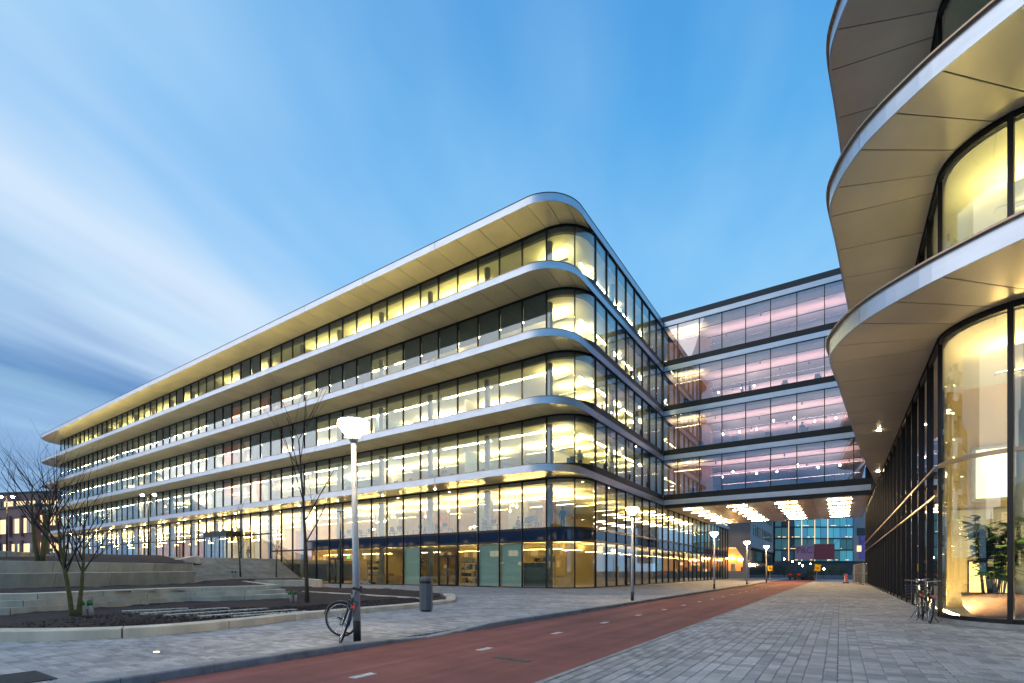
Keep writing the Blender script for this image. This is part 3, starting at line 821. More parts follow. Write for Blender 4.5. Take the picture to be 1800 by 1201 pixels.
# underside of the bridge: panels with four columns of light bars
part('underside_beam', MB().box((0.2, VB0+.03, 7.64), (UBR, VB0+.5, 8.0)), M['frame'], br)
us = part('underside_slab', MB().box((.13, VB0+.5, 7.72), (UBR, VB1, 7.99)), M['joint'], br)
for i in range(4):
    for j in range(5):
        a = .2 + i*4.25; v = VB0 + .55 + j*4.24
        MB().box((a+.01, v+.01, 7.70), (a+4.24, v+4.23, 7.715)).build('underside_panel', M['soffit_r'], us)
for i in range(4):
    for j in range(6):
        u = 2.4 + i*4.2; v = VB0 + 2.55 + j*3.28
        MB().box((u-.9, v-.045, 7.65), (u+.9, v+.045, 7.695)).build('light_bar', M['bar'], us)

# ------------------------------------------------------------------ curved office building on the right
rr = thing('curved_office_building', 'office building with sweeping curved canopies and curved glass corner beside the paved street', 'building', (UBR + 3, -10, 0))
VC = -14.08; RR = 1.6
rg = [(UBR, 30.5), (UBR, VC)] + arc(UBR+RR, VC, RR, PI, 1.5*PI, 14)[1:] + [(46, VC-RR)]
oc = [(26.4,35.8),(18.37,25.97),(14.17,20.67),(10.81,16.38),(9.9,15.25),(9.33,14.52),(8.98,13.95),(8.80,13.45),(8.66,12.9),(8.58,12.21),(8.62,11.6),(8.72,11.05),(8.91,10.28),(9.38,9.08),(10.0,7.9)]
oc = [tuple(cam2w(a, b)[:2]) for a, b in oc] + [(23.5, -21.6), (28, -22.4), (46, -22.6)]
def smooth_path(pts, n=6):
    out = []
    for i in range(len(pts)-1):
        p0, p1, p2, p3 = [Vector(pts[max(0, min(len(pts)-1, i+k))]) for k in (-1, 0, 1, 2)]
        for j in range(n):
            t = j/n
            out.append(tuple(.5*((2*p1) + (p2-p0)*t + (2*p0-5*p1+4*p2-p3)*t*t + (3*p1-p0-3*p2+p3)*t**3)))
    return out + [tuple(pts[-1])]
ocs = smooth_path(oc, 6)
def plen(pts):
    L = [0]
    for a, b in zip(pts[:-1], pts[1:]): L.append(L[-1] + math.dist(a, b))
    return L
def at_len(pts, L, s):
    s = max(0, min(L[-1], s))
    for i in range(len(L)-1):
        if s <= L[i+1]:
            t = (s-L[i])/max(1e-9, L[i+1]-L[i]); a, b = pts[i], pts[i+1]
            return (a[0]+(b[0]-a[0])*t, a[1]+(b[1]-a[1])*t)
    return pts[-1]
oL = plen(ocs); gL = plen(rg)
i_s = 30.5 - VC                       # glass length to the start of the curve
# matched joints: (outer length, inner length)
def olen_near(x, y): return oL[min(range(len(ocs)), key=lambda i: math.dist(ocs[i], (x, y)))]
o_a = olen_near(*cam2w(9.33, 14.52)[:2]); o_b = olen_near(*cam2w(8.58, 12.21)[:2]); o_c = olen_near(*cam2w(8.91, 10.28)[:2])
match = [(0, 30.5 - oc[0][1]), (o_a, i_s - .6), (o_b, i_s + .9), (o_c, i_s + 2.5), (oL[-1], gL[-1])]
def inner_of(s):
    for (a, b), (c, d) in zip(match[:-1], match[1:]):
        if s <= c: return b + (d-b)*(s-a)/(c-a)
    return match[-1][1]
joints = [o_a*k/14 for k in range(14)] + [o_a, (o_a+o_b)/2, o_b, (o_b+o_c)/2, o_c] + [o_c + 2.4*k for k in range(1, 10)]
joints = [j for j in joints if j < oL[-1] - .5] + [oL[-1]]
RS = [7.40, 11.68, 15.96, 20.24]
for lv, z in enumerate(RS):
    poly = ocs + [(46, VC-RR), (46, 30.5), (UBR, 30.5)]
    inpoly = [(p[0], p[1]) for p in ocs] + [(46, 30), (UBR+.02, 30)]
    slab = part('canopy_slab', MB().prism(inpoly, z+.02, z+.42), M['joint'], rr)
    for a, b in zip(joints[:-1], joints[1:]):
        n = 8
        A = []; B = []
        for k in range(n+1):
            s = a + .016 + (b-a-.032)*k/n
            p = at_len(ocs, oL, s); q = at_len(rg, gL, inner_of(s))
            d = Vector((q[0]-p[0], q[1]-p[1])); L = d.length
            if L < .12: A.append(p); B.append(q); continue
            d /= L
            A.append((p[0]+d.x*.03, p[1]+d.y*.03)); B.append((q[0]-d.x*.08, q[1]-d.y*.08))
        MB().strip(A, B, z, z+.018).build('soffit_panel', M['soffit_r'], slab)
    part('bounce_sheet', MB().prism(inpoly, z+.421, z+.428), M['bounce'], rr)  # added pale sheet, out of view, reflecting light upwards
    # fascia in lengths of about four metres
    s = 0
    def off(s, d):
        p = at_len(ocs, oL, s-.05); q = at_len(ocs, oL, s+.05); c = at_len(ocs, oL, s)
        t = Vector((q[0]-p[0], q[1]-p[1])).normalized(); nrm = Vector((t.y, -t.x))
        return (c[0]+nrm.x*d, c[1]+nrm.y*d)
    cuts = [0] + [j for k, j in enumerate(joints[1:-1]) if k % 3 == 1 and j < o_a] + [o_b, o_c + 2.4, o_c + 7.2, oL[-1]]
    for a, b in zip(cuts[:-1], cuts[1:]):
        n = max(4, int((b-a)/.25))
        ss = [a+.006+(b-a-.012)*k/n for k in range(n+1)]
        MB().strip([off(x, -.035) for x in ss], [off(x, .02) for x in ss], z-.01, z+.43).build('fascia_panel', M['alu'], slab)
        MB().strip([off(x, -.09) for x in ss], [off(x, .10) for x in ss], z+.43, z+.475).build('edge_lip', M['bronze'], slab)
    if lv < 3:
        zf, zc = z + .44, RS[lv+1]
    # floor of the storey above this slab
# glazing rows
def rglass(z0, z1, mat_g, street=True, fins=True):
    m = MB()
    pth = rg if street else rg
    inn = [(p[0]+.1, p[1]+.1) if i < 2 else p for i, p in enumerate(pth)]
    A = [(UBR-.03, 30.5), (UBR-.03, VC)] + arc(UBR+RR, VC, RR+.03, PI, 1.5*PI, 14)[1:] + [(46, VC-RR-.03)]
    B = [(UBR+.08, 30.5), (UBR+.08, VC)] + arc(UBR+RR, VC, RR-.08, PI, 1.5*PI, 14)[1:] + [(46, VC-RR+.08)]
    m.strip(A, B, z0, z0+.10); m.strip(A, B, z1-.14, z1)
    cw = part('curved_building_glazing', m, M['frame'], rr)
    k = 0; v = VC
    while v < 30:
        v2 = v + 1.83
        MB().box((UBR+.01, v+.03, z0+.1), (UBR+.035, v2-.03, z1-.14)).build('glass_pane', mat_g, cw)
        MB().box((UBR-.07 if k else UBR-.05, v-.025, z0), (UBR+.06, v+.025, z1)).build('fin', M['frame'], cw)
        v = v2; k += 1
    am = PI + .77*PI/2
    for p0, p1 in ((PI+.03, am-.03), (am+.03, 1.5*PI-.02)):
        A = arc(UBR+RR, VC, RR-.010, p0, p1, 14); B = arc(UBR+RR, VC, RR-.035, p0, p1, 14)
        MB().strip(A, B, z0+.1, z1-.14).build('curved_pane', M['glass'], cw)
    mo = MB().box((-.06, -.05, z0), (.12, .05, z1)).build('mullion', M['frame'], cw, (UBR+RR+(RR-.04)*math.cos(am), VC+(RR-.04)*math.sin(am), 0)); mo.rotation_euler[2] = am
    u = UBR + RR
    while u < 36:
        MB().box((u+.04, VC-RR+.01, z0+.1), (u+1.96, VC-RR+.035, z1-.14)).build('glass_pane', M['glass'], cw)
        MB().box((u-.04, VC-RR-.06, z0), (u+.04, VC-RR+.10, z1)).build('mullion', M['frame'], cw); u += 2.0
    return cw
cwr = rglass(.10, RS[0], M['glass_dim'])
A0 = [(UBR-.10, 30), (UBR-.10, VC)] + arc(UBR+RR, VC, RR+.10, PI, 1.5*PI, 14)[1:] + [(46, VC-RR-.10)]
B0 = [(UBR+.1, 30), (UBR+.1, VC)] + arc(UBR+RR, VC, RR-.1, PI, 1.5*PI, 14)[1:] + [(46, VC-RR+.1)]
pl = part('plinth', MB().strip(A0, B0, -.05, .095), M['kerb'], rr)
Ak = [(p[0], p[1]) for p in A0[1:]]; kL = plen(A0)
for k in range(30):
    a = 44.2 + k*.9
    if a + .9 > kL[-1]: break
    def o2(s, d):
        p = at_len(A0, kL, s-.04); q = at_len(A0, kL, s+.04); c = at_len(A0, kL, s); t = Vector((q[0]-p[0], q[1]-p[1])).normalized()
        return (c[0]+t.y*d, c[1]-t.x*d)
    ss = [a+.004+.892*j/5 for j in range(6)]
    MB().strip([o2(x, -.01) for x in ss], [o2(x, -.26) for x in ss], -.05, .085).build('plinth_stone', M['kerb'], pl)
for z in (3.26, 4.03):
    m = MB().box((UBR-.11, VC, z), (UBR-.073, 30, z+.05))
    if z > 4:
        m.strip(arc(UBR+RR, VC, RR+.05, PI, 1.5*PI, 14), arc(UBR+RR, VC, RR-.06, PI, 1.5*PI, 14), z-.02, z+.07).box((UBR+RR, VC-RR-.05, z-.02), (46, VC-RR+.06, z+.07))
    part('facade_rail', m, M['bronze'] if z < 4 else M['bronze'], rr)
for lv in range(3):
    rglass(RS[lv]+.43, RS[lv+1], M['glass'] if lv < 2 else M['glass_dim'])
IP = [(UBR+.12, 30), (UBR+.12, VC)] + arc(UBR+RR, VC, RR-.12, PI, 1.5*PI, 10)[1:] + [(45, VC-RR+.12), (45, 30)]
part('floor', MB().prism(IP, 0, .10), M['floor_l'], rr)
for lv, z in enumerate(RS):
    part('ceiling', MB().prism(IP, z-.16, z-.02), M['ceil'], rr)
    if lv < 3: part('floor', MB().prism(IP, z+.43, z+.47), M['carpet'], rr)
m = MB().box((24.0, VC+2.2, .1), (24.15, 29, 20)).box((24.15, VC+4.0, .1), (45, VC+4.15, 20))
part('core_wall', m, M['wall'], rr)
part('wood_dado', MB().box((24.3, VC+3.85, .1), (44, VC+3.97, 1.25)), M['wall_wood'], rr)
VL = VC + 4.6
for lv in range(3):
    zb_ = .1 if lv == 0 else RS[lv-1]+.47
    part('lobby_wall', MB().box((18.0, VL, zb_), (24.0, VL+.12, RS[lv]-.16)), M['wall_gold'] if lv == 0 else M['wall'], rr)
for k in range(6):
    part('wood_panel', MB().box((18.1+k*.97, VL-.05, 1.75), (19.05+k*.97, VL-.005, 3.3)), M['wall'], rr)
for k in range(4):
    w_ = part('lit_recess', MB().box((18.5+k*1.3, VL-.04, .55), (19.7+k*1.3, VL-.006, 1.65)), M['frame'], rr)
    MB().box((18.54+k*1.3, VL-.06, .60), (19.66+k*1.3, VL-.041, 1.60)).build('backlit_panel', M['recess'], w_)
part('upper_window_frame', MB().box((18.6, VL-.06, 3.55), (23.4, VL-.005, 5.3)), M['wall'], rr)
for k in range(3): part('upper_window', MB().box((18.7+k*1.6, VL-.09, 3.65), (20.2+k*1.6, VL-.061, 5.2)), M['recess_w'], rr)
for lv, z in enumerate(RS[:3]):
    for (u, v) in ((18.9, VC+1.2), (18.9, 0), (18.9, 8), (18.9, 16)):
        part('column', MB().lathe([(.25, z-4.2 if lv else .1), (.25, z-.16)], (u+.1, v, 0), 16), M['column'], rr, True)
for lv, z in enumerate(RS[:2]):
    for (u0, v0) in ((19.2, VC+.6), (22, VC+.9), (25, VC+.6), (21, VC-.6+1.8), (28, VC+.4)):
        if lv and u0 > 24: continue
        uplight(rr, u0-.8, u0+.8, v0-.12, v0+.12, z-1.0, M['strip_g'] if lv == 0 else M['strip_top'])
    if lv < 2:
        for k in range(6):
            part('ceiling_light', MB().box((20.4, VC+4+k*6, z-.30), (20.5, VC+6+k*6, z-.25)), M['strip_g'], rr)
def lobby_line(z, m_, d=.30):  # added light line, unseen behind the sill, brightens the soffit outside
    A = [(UBR+d, VC+5), (UBR+d, VC)] + arc(UBR+RR, VC, RR-d, PI, 1.5*PI, 10)[1:] + [(30, VC-RR+d)]
    B = [(p[0]+.16, p[1]+.16) for p in A]
    o = part('added_floor_light', MB().strip(A, B, z, z+.02), M['frame'], rr); MB().strip([(p[0]+.01, p[1]+.01) for p in A], [(p[0]-.01, p[1]-.01) for p in B], z+.021, z+.025).build('light_tray', m_, o)
lobby_line(.10, M['led_added']); lobby_line(RS[0]+.47, M['led_dim'])
part('room_screen', MB().box((19.2, VC+2.4, RS[0]+.47), (22.5, VC+2.5, RS[0]+2.3)), M['wall_blue'], rr)
part('room_screen', MB().box((18.6, VC+3.4, RS[0]+.47), (19.6, VC+3.5, RS[0]+3.0)), M['wall_wood'], rr)
for (x, y) in ((1545, 757), (1543.5, 829)):
    p = P(x, y, 7.38)
    part('soffit_spot', MB().lathe([(.06, 7.36), (.09, 7.395)], (p.x, p.y, 0), 12), M['bulb'], rr)

# ------------------------------------------------------------------ terrace: walls, steps, soil
def curve_wall(name, label, pts, zb, zt, width, nseg, lean=0.0, materials=None, cat='planter wall', left=True):
    """wall of separate concrete blocks following a plan line; pts front face, width to the left of travel"""
    pts = [tuple(p[:2]) for p in pts]; sm = smooth_path(pts, 6); L = plen(sm)
    c = at_len(sm, L, L[-1]/2)
    o = thing(name, label, cat, (c[0], c[1], 0))
    sgn = 1 if left else -1
    for k in range(nseg):
        a, b = L[-1]*k/nseg + .012, L[-1]*(k+1)/nseg - .012
        n = 6; A = []; B = []; vs = []; fs = []
        for j in range(n+1):
            s = a + (b-a)*j/n
            p = at_len(sm, L, max(0, s-.1)); q = at_len(sm, L, min(L[-1], s+.1)); cc = at_len(sm, L, s)
            t = Vector((q[0]-p[0], q[1]-p[1])).normalized(); nr = Vector((-t.y, t.x))*sgn
            f = s/L[-1]
            z1 = zt(f) if callable(zt) else zt; z0 = zb(f) if callable(zb) else zb
            w = width; e = .015
            vs += [(cc[0]+nr.x*lean, cc[1]+nr.y*lean, z0), (cc[0], cc[1], z1-e), (cc[0]+nr.x*e, cc[1]+nr.y*e, z1), (cc[0]+nr.x*(w-e), cc[1]+nr.y*(w-e), z1), (cc[0]+nr.x*w, cc[1]+nr.y*w, z0)]
        for j in range(n):
            i0, i1 = 5*j, 5*j+5
            for k2 in range(4): fs.append((i0+k2, i1+k2, i1+k2+1, i0+k2+1) if not left else (i0+k2, i0+k2+1, i1+k2+1, i1+k2))
        fs += [(0,1,2,3,4), tuple(5*n+i for i in (4,3,2,1,0))]
        part('concrete_block', MB().add(vs, fs), M['concrete'], o)
    return o
curve_wall('planter_kerb', 'low curved concrete kerb wall edging the soil bed along the pavement', FW, -.02, lambda f: .27 - .10*f, .5, 9)
# tip return of the kerb
tp = [P(797.7,1062), P(801,1057), P(800,1051), P(793,1048.5)]
curve_wall('planter_kerb', 'short concrete kerb end rounding the tip of the soil bed near the bin', [tp[0]+Vector((0,0.05,0)), tp[1], tp[2], tp[3]], -.02, .16, .4, 2)
# soil sheets
def soil(name, poly, zf, step=.55, amp=.05):
    xs = [p[0] for p in poly]; ys = [p[1] for p in poly]
    m = MB(); idx = {}; r = random.Random(5)
    nx = int((max(xs)-min(xs))/step)+1; ny = int((max(ys)-min(ys))/step)+1
    for i in range(nx+1):
        for j in range(ny+1):
            x, y = min(xs)+i*step, min(ys)+j*step
            idx[i, j] = len(m.v); m.v.append((x + r.uniform(-.1,.1), y + r.uniform(-.1,.1), zf(x, y) + r.uniform(-amp, amp)))
    for i in range(nx):
        for j in range(ny):
            x, y = min(xs)+(i+.5)*step, min(ys)+(j+.5)*step
            if inside((x, y), poly):
                m.f.append((idx[i,j], idx[i+1,j], idx[i+1,j+1], idx[i,j+1])); m.m.append(0)
    return structure(m.build(name, M['soil'], smooth=True))
LEDGE = [P(*q, z=.15) for q in ((-330,1087),(-150,1084),(0,1079.6),(125,1071),(220,1064.5),(300,1058.7),(400,1054.5),(513,1050.4))]
A_W = [PZ(-300,1036,18.4), PZ(-150,1035,19.0), PZ(0,1033.7,19.9), PZ(120,1031.5,22.0), PZ(230,1029,24.6), PZ(346,1025,28.2)]
B_W = [PZ(-300,1010,20.2), PZ(-150,1010,20.9), PZ(0,1010,22.0), PZ(120,1009,24.0), PZ(230,1006,26.8), PZ(340,1005,30.4)]
def din(poly, d=.3): return poly
bed_in = [(p.x - .30, p.y + .25) for p in FW] + [(tip2.x - .5, tip2.y - .3), (bk1.x, bk1.y - .1), (bk2.x, bk2.y - .1), (-32, -3.4), (-60, -3.4), (-60, -40)]
soil('soil_bed', bed_in, lambda x, y: .13, .35, .035)
lp = [(p.x, p.y) for p in LEDGE]
def back(pts, d): return [(p[0] - d*.55, p[1] + d*.83) for p in pts]
e1 = cam2w(-13.0, 31.0)
def soil2(name, front, rear, z, amp=.06):
    return soil(name, [tuple(p[:2]) for p in front] + [tuple(p[:2]) for p in rear][::-1], z if callable(z) else (lambda x, y: z), .4, amp)
for k in range(3):
    pts = back(lp, .02 + k*.42)
    if k: pts[-1] = (pts[-1][0] - .75*k*.8, pts[-1][1] - .1*k)
    zt = .15 + .175*(k+1)
    curve_wall('stone_ledge', ('lowest long pale concrete ledge of the three rising from the soil bed', 'middle long pale concrete ledge of the three above the soil bed', 'topmost long pale concrete ledge of the three below the dark soil')[k],
               pts, zt-.18 if k else .05, zt-.012, .62, 7, .0, None, 'ledge')
# return edge of the ledge bed towards the stair
pA = Vector((*back(lp, .9)[-1], 0)) + Vector((-1.3, -.2, 0)); pB = P(434, 1021.5, .66)
curve_wall('stone_ledge', 'narrow pale concrete edge running from the ledge tip towards the stone stair', [pA, (pA+pB)/2, pB], .3, .665, .3, 3, 0, None, 'ledge')
soil2('soil_terrace', back(lp, 1.2)[:-1] + [tuple((pA+Vector((-.3,.1,0)))[:2]), tuple(pB[:2])], A_W + [PZ(360,1018,33.0), PZ(440, 1016, 40)], lambda x, y: .58 + .010*max(0, y + 20), .05)
d0, d1 = PZ(448, 1036, 36.5), P(553, 1034)
soil2('soil_terrace', [pB, d0 + Vector((-.2,.3,0)), d1 + Vector((-.5,.2,0)), (-29.8, -1.4)], [PZ(400,1012,44), (-31.3, -8), (-31.3, -3), (-31.3, -1.4)], lambda x, y: .56, .04)
curve_wall('planter_wall', 'thick leaning pale concrete wall above the dark soil strip', A_W, .5, lambda f: 1.16 + .12*f, .9, 6, .22)
curve_wall('planter_wall', 'upper pale concrete wall set back behind the leaning wall', B_W, 1.1, lambda f: 1.78 - .05*f, .8, 6, .16)
C_W = [PZ(-200,984,27), PZ(0,984,29), PZ(60,984,31), PZ(142,984,34)]
curve_wall('planter_wall', 'highest pale concrete wall before the brick offices, sloping down to the soil', C_W, 1.6, lambda f: 2.60 - .25*f - (.5*max(0, f-.75)*4*.4), .7, 4, .1)
soil2('soil_terrace', back(B_W, .5), [(-37.2, -42), (-37.2, -30), (-37.2, -20), (-37.2, -11.2)], lambda x, y: 1.72 + .90*max(0, min(1, (-19 - x)/15)), .05)
# kerb line inside the bed
ka = [P(530,1040,.15), P(610,1044,.15), P(690,1048.7,.15), P(745,1052,.15)]
curve_wall('bed_divider', 'thin pale concrete strip dividing the soil bed in front of the glass', ka, .05, .17, .16, 5, 0, None, 'kerb')
# low planter block at the stair foot
d0, d1 = PZ(448, 1036, 36.5), P(553, 1034)
curve_wall('planter_wall', 'low pale concrete planter block at the foot of the stone stair', [d0, (d0+d1)/2, d1, d1 + Vector((-.6, 1.1, 0)), d1 + Vector((-5.5, 3.6, 0)), Vector((-29.4, -1.2, 0))], .0, .63, .5, 5, .0)
# raised plaza and stair
structure(MB().box((-125, -26, .5), (-R0-34.0, -.1, PZL-.004)).build('plaza', M['paving']))
st = thing('stone_stair', 'wide pale stone stair climbing from the pavement to the raised lobby entrance', 'stair', (-34, -5, 0))
ns = 16; run = 5.4/ns; u_top = -R0 - 34.0
for k in range(ns):
    zt = PZL - (k)*PZL/ns; ua = u_top + k*run
    for j in range(5):
        va = -11.48 + j*2.28
        part('step_block', MB().box((ua + .002, va+.003, 0), (ua + run + .05, va + 2.274, zt - (.002 if k else .0))), M['concrete2'], st)
hp = [( -R0-33.6, -.45, PZL+.05), (-R0-33.6, -.45, PZL+.95), (u_top+5.2, -.45, .95), (u_top+5.2, -.45, .1)]
part('handrail', MB().tube(hp, .03, 8), M['frame'], st)
c = PZ(322, 986, 46)
sb = MB().add([(c.x-1.2,c.y-.9,2.0),(c.x+1.2,c.y-.9,2.0),(c.x+1.2,c.y+.9,2.0),(c.x-1.2,c.y+.9,2.0),(c.x-1.2,c.y-.9,2.35),(c.x+1.2,c.y-.9,2.35),(c.x+1.1,c.y+.9,2.72),(c.x-1.1,c.y+.9,2.72)],
              [(0,3,2,1),(4,5,6,7),(0,1,5,4),(1,2,6,5),(2,3,7,6),(3,0,4,7)])
tag(sb.build('stone_block', M['concrete']), 'sloped pale stone block beside the top of the stone stair', 'stone block')
# stepping planks of stone laid in the near bed
plk = [(215,1074,330,1069),(250,1078,400,1068),(290,1081,470,1069),(350,1083,520,1071),(410,1083,540,1074)]
for i, (x0, y0, x1, y1) in enumerate(plk):
    a, b = P(x0, y0, .18), P(x1, y1, .18); d = (b-a); d.z = 0; L = d.length; d.normalize()
    o = MB().box((0,-.13,-.1),(L,.13,0)).build('stone_plank', M['concrete2'], None, (a.x, a.y, .185))
    o.rotation_euler[2] = math.atan2(d.y, d.x)
    tag(o, ('flat stone plank in the soil lying closest to the pale ledges', 'second stone plank in the soil counted from the pale ledges', 'middle stone plank of the five lying in the soil', 'stone plank in the soil, second from the low kerb wall', 'shortest stone plank in the soil, lying closest to the low kerb wall')[i], 'stone plank', 'stone planks in the soil')
# mulch chips on the near beds
mu = MB(); r = random.Random(8)
for k in range(9000):
    f = r.random(); s = r.random()
    i = int(f*(len(FW)-3)); t = f*(len(FW)-3) - i
    a = FW[i+1].lerp(FW[i+2], t)
    x, y = a.x - .55*(.8 + s*6), a.y + .83*(.8 + s*6)
    if not inside((x, y), bed_in): continue
    z = .15 + r.uniform(-.01, .03); w = r.uniform(.012, .045); an = r.random()*6.3; h = r.uniform(.008, .025)
    ca, sa = math.cos(an)*w, math.sin(an)*w
    mu.add([(x-ca,y-sa,z),(x+ca,y+sa,z),(x-sa*.5,y+ca*.5,z+h),(x+sa*.5,y-ca*.5,z+h*.4)], [(0,1,2),(0,3,1),(0,2,3),(1,3,2)])
o = mu.build('bark_mulch', M['mulch']); o['kind'] = 'stuff'; tag(o, 'dark bark mulch scattered over the planter soil', 'mulch')

# ------------------------------------------------------------------ trees (bare, winter)
def bare_tree(name, label, base, stems, h, r0, seed, barkm, spread=.35, twigs=5, depth_n=4):
    rd = random.Random(seed)
    o = thing(name, label, 'tree', base)
    crown = MB()
    def grow(p, d, L, r, lev, mb):
        pts = [Vector(p)]; dd = Vector(d).normalized(); n = 4
        for i in range(n):
            dd = (dd + Vector((rd.uniform(-.06,.06), rd.uniform(-.06,.06), rd.uniform(-.01,.07)))).normalized()
            pts.append(pts[-1] + dd*L/n)
        rad = [r*(1 - .5*i/n) for i in range(n+1)]
        mb.tube(pts, rad, 6 if lev > 1 else 8, 0 if lev < 2 else 1)
        if lev >= depth_n: return
        for k in range(rd.choice((2, 2, 3))):
            i = rd.choice((1, 2, 3, 4, 4)); q = pts[i]
            an = rd.random()*2*PI; sp = spread + rd.random()*.55
            nd = (dd + Vector((math.cos(an)*sp, math.sin(an)*sp, rd.uniform(-.05,.3)))).normalized()
            grow(q, nd, L*rd.uniform(.5, .75), rad[i]*.5, lev+1, crown)
    for k in range(stems):
        an = 2*PI*k/max(1, stems) + .4 + seed; tilt = .16 if stems > 1 else .02
        d = Vector((math.cos(an)*tilt, math.sin(an)*tilt, 1))
        tr = MB()
        pts = [Vector((math.cos(an)*.06*(stems>1), math.sin(an)*.06*(stems>1), -.1))]; dd = d.normalized(); n = 8
        L = h*(.9 if stems == 1 else rd.uniform(.50, .62))
        for i in range(n):
            dd = (dd + Vector((rd.uniform(-.06,.06), rd.uniform(-.06,.06), .06))).normalized(); pts.append(pts[-1] + dd*L/n)
        rad = [r0*(1.15 if i == 0 else 1 - .75*i/n) for i in range(n+1)]
        tr.tube(pts, rad, 9)
        tr.build('trunk', barkm, o, smooth=True)
        for i in range(3 if stems == 1 else 4, n+1):
            for j in range((1 if i % 2 else 2) if i < n else 3):
                a2 = rd.random()*2*PI
                nd = (dd*.9 + Vector((math.cos(a2)*(spread+.40), math.sin(a2)*(spread+.40), .25))).normalized()
                grow(pts[i], nd, h*rd.uniform(.24,.38), rad[i]*.42 + .003, 2, crown)
    crown.build('crown', [barkm, M['twig']], o)
    return o
b = P(130, 1084, .13); bare_tree('bare_tree', 'multi-stemmed bare tree with yellow lichened trunks in the kerbed soil bed', (b.x, b.y, .12), 3, 4.6, .06, 3, M['bark'], .3, depth_n=3)
b = P(540, 1058, .14); bare_tree('bare_tree', 'single-trunk bare tree with brown bark near the low planter block', (b.x, b.y, .12), 1, 7.0, .08, 9, M['bark_d'], .35, depth_n=4)
b = PZ(72, 981, 25); bare_tree('bare_tree', 'large bare tree with dark twigs behind the upper concrete wall', (b.x, b.y, 1.75), 3, 6.6, .11, 21, M['bark'], .35, depth_n=4)
b = PZ(423, 1012, 36); bare_tree('bare_tree', 'slim young bare tree standing before the stone stair treads', (b.x, b.y, b.z), 1, 5.0, .06, 31, M['bark_d'], .3, depth_n=3)
b = PZ(486, 1013, 39); bare_tree('bare_tree', 'slim young bare tree near the handrail of the stone stair', (b.x, b.y, b.z), 1, 4.6, .055, 37, M['bark_d'], .3, depth_n=3)
# paired watering pipes with green caps next to the trees
for i, (x, y, z, lab) in enumerate(((155,1083,.13,'pair of pale watering pipes with green caps beside the lichened tree'), (517,1058,.14,'pale watering pipe pair with green tops beside the brown single trunk'),
                                    (413,1014,None,'small watering pipes with green tops before the stone stair'), (96,979,None,'leaning green capped pipes below the large dark tree'))):
    b = P(x, y, z) if z else PZ(x, y, 35 if i == 2 else 24.5)
    o = thing('watering_pipe', lab, 'pipe', (b.x, b.y, b.z))
    for k, (ox, lx) in enumerate(((-.09, -.10), (.09, -.06))):
        p = [Vector((ox*.83, ox*.55, -.05)), Vector((ox*.83 + .3*lx, ox*.55 + .2*lx, .20)), Vector((ox*.83 + .8*lx, ox*.55 + .5*lx, .36))]
        MB().tube(p, [.055, .052, .05], 10).build('pipe', M['pale'], o, smooth=True)
        q = [p[1].lerp(p[2], .45), p[2], p[2] + Vector((lx*.3, lx*.2, .05))]
        MB().tube(q, [.062, .066, .04], 10).build('cap', M['green'], o, smooth=True)

# ------------------------------------------------------------------ lamp posts
def lamp_post(label, loc, lean=0.0, h=3.95, group=None):
    o = thing('street_lamp', label, 'street lamp', loc, (0, 0, 0), group)
    o.rotation_euler = (0, lean, 0)
    MB().lathe([(.066, 0), (.066, .36)], n=16).build('pole_foot', M['black'], o, smooth=True)
    MB().lathe([(.064, .36), (.060, 1.2), (.042, h-.42)], n=16).build('pole', M['pole'], o, smooth=True)
    MB().lathe([(.045, h-.44), (.075, h-.40), (.09, h-.36)], n=20).build('collar', M['pole'], o, smooth=True)
    MB().lathe([(.085, h-.355), (.12, h-.32), (.245, h-.15), (.265, h-.105), (.26, h-.075)], n=28).build('lamp_shade', M['lamp_on'], o, smooth=True)
    MB().lathe([(.27, h-.074), (.255, h-.05), (.15, h-.01), (.02, h)], n=28).build('lamp_cap', M['pole'], o, smooth=True)
    return o
b = P(628, 1125, SW + .03)
lamp_post('grey street lamp with conical lit shade, a bicycle leaning against its pole', (b.x, b.y, SW), -math.radians(1.6))
for (x, y, lab) in ((1111.5,1056,'lit conical street lamp standing alone before the rounded glass corner'), (1255.5,1035.8,'lit conical street lamp by the kerb near the office bridge'),
                    (1313,1028.3,'lit conical street lamp under the bridge before the orange-lit passage'), (1347,1024.6,'lit conical street lamp beside a yellow road sign beyond the bridge')):
    b = P(x, y, SW); lamp_post(lab, (b.x, b.y, SW))
def twin_lamp(label, base, h):
    o = thing('twin_lamp', label, 'street lamp', base)
    MB().lathe([(.07, 0), (.05, h)], n=12).build('pole', M['black'], o, smooth=True)
    MB().tube([(-.5, -.3, h), (.5, .3, h)], .03, 8).build('cross_arm', M['black'], o)
    for s in (-1, 1):
        MB().lathe([(.05, h-.10), (.13, h-.04), (.14, h+.02), (.03, h+.08)], (s*.45, s*.27, 0), 14).build('lamp_head', M['twin_on'], o, smooth=True)
b = P(598.5, 1033.7, SW); twin_lamp('dark twin-headed lamp post before the ladder and glass doors', (b.x, b.y, SW), 5.6)
b = PZ(261, 980, 42); twin_lamp('dark twin-headed lamp post on the raised plaza before the lobby', (b.x, b.y, 2.45), 5.3)
b = PZ(12, 975, 42); twin_lamp('dark twin-headed lamp post before the purple brick offices', (b.x, b.y, 2.4), 5.2)

b = P(275, 1147, SW); o = thing('ground_spot', 'small round lit spot set in the grey pavement near the kerb wall', 'ground light', (b.x, b.y, SW))
MB().lathe([(.06, -.03), (.06, .006), (.045, .008)], n=16).build('rim', M['chrome'], o); MB().lathe([(.04, .004), (.04, .0095)], n=16).build('lens', M['pend'], o)
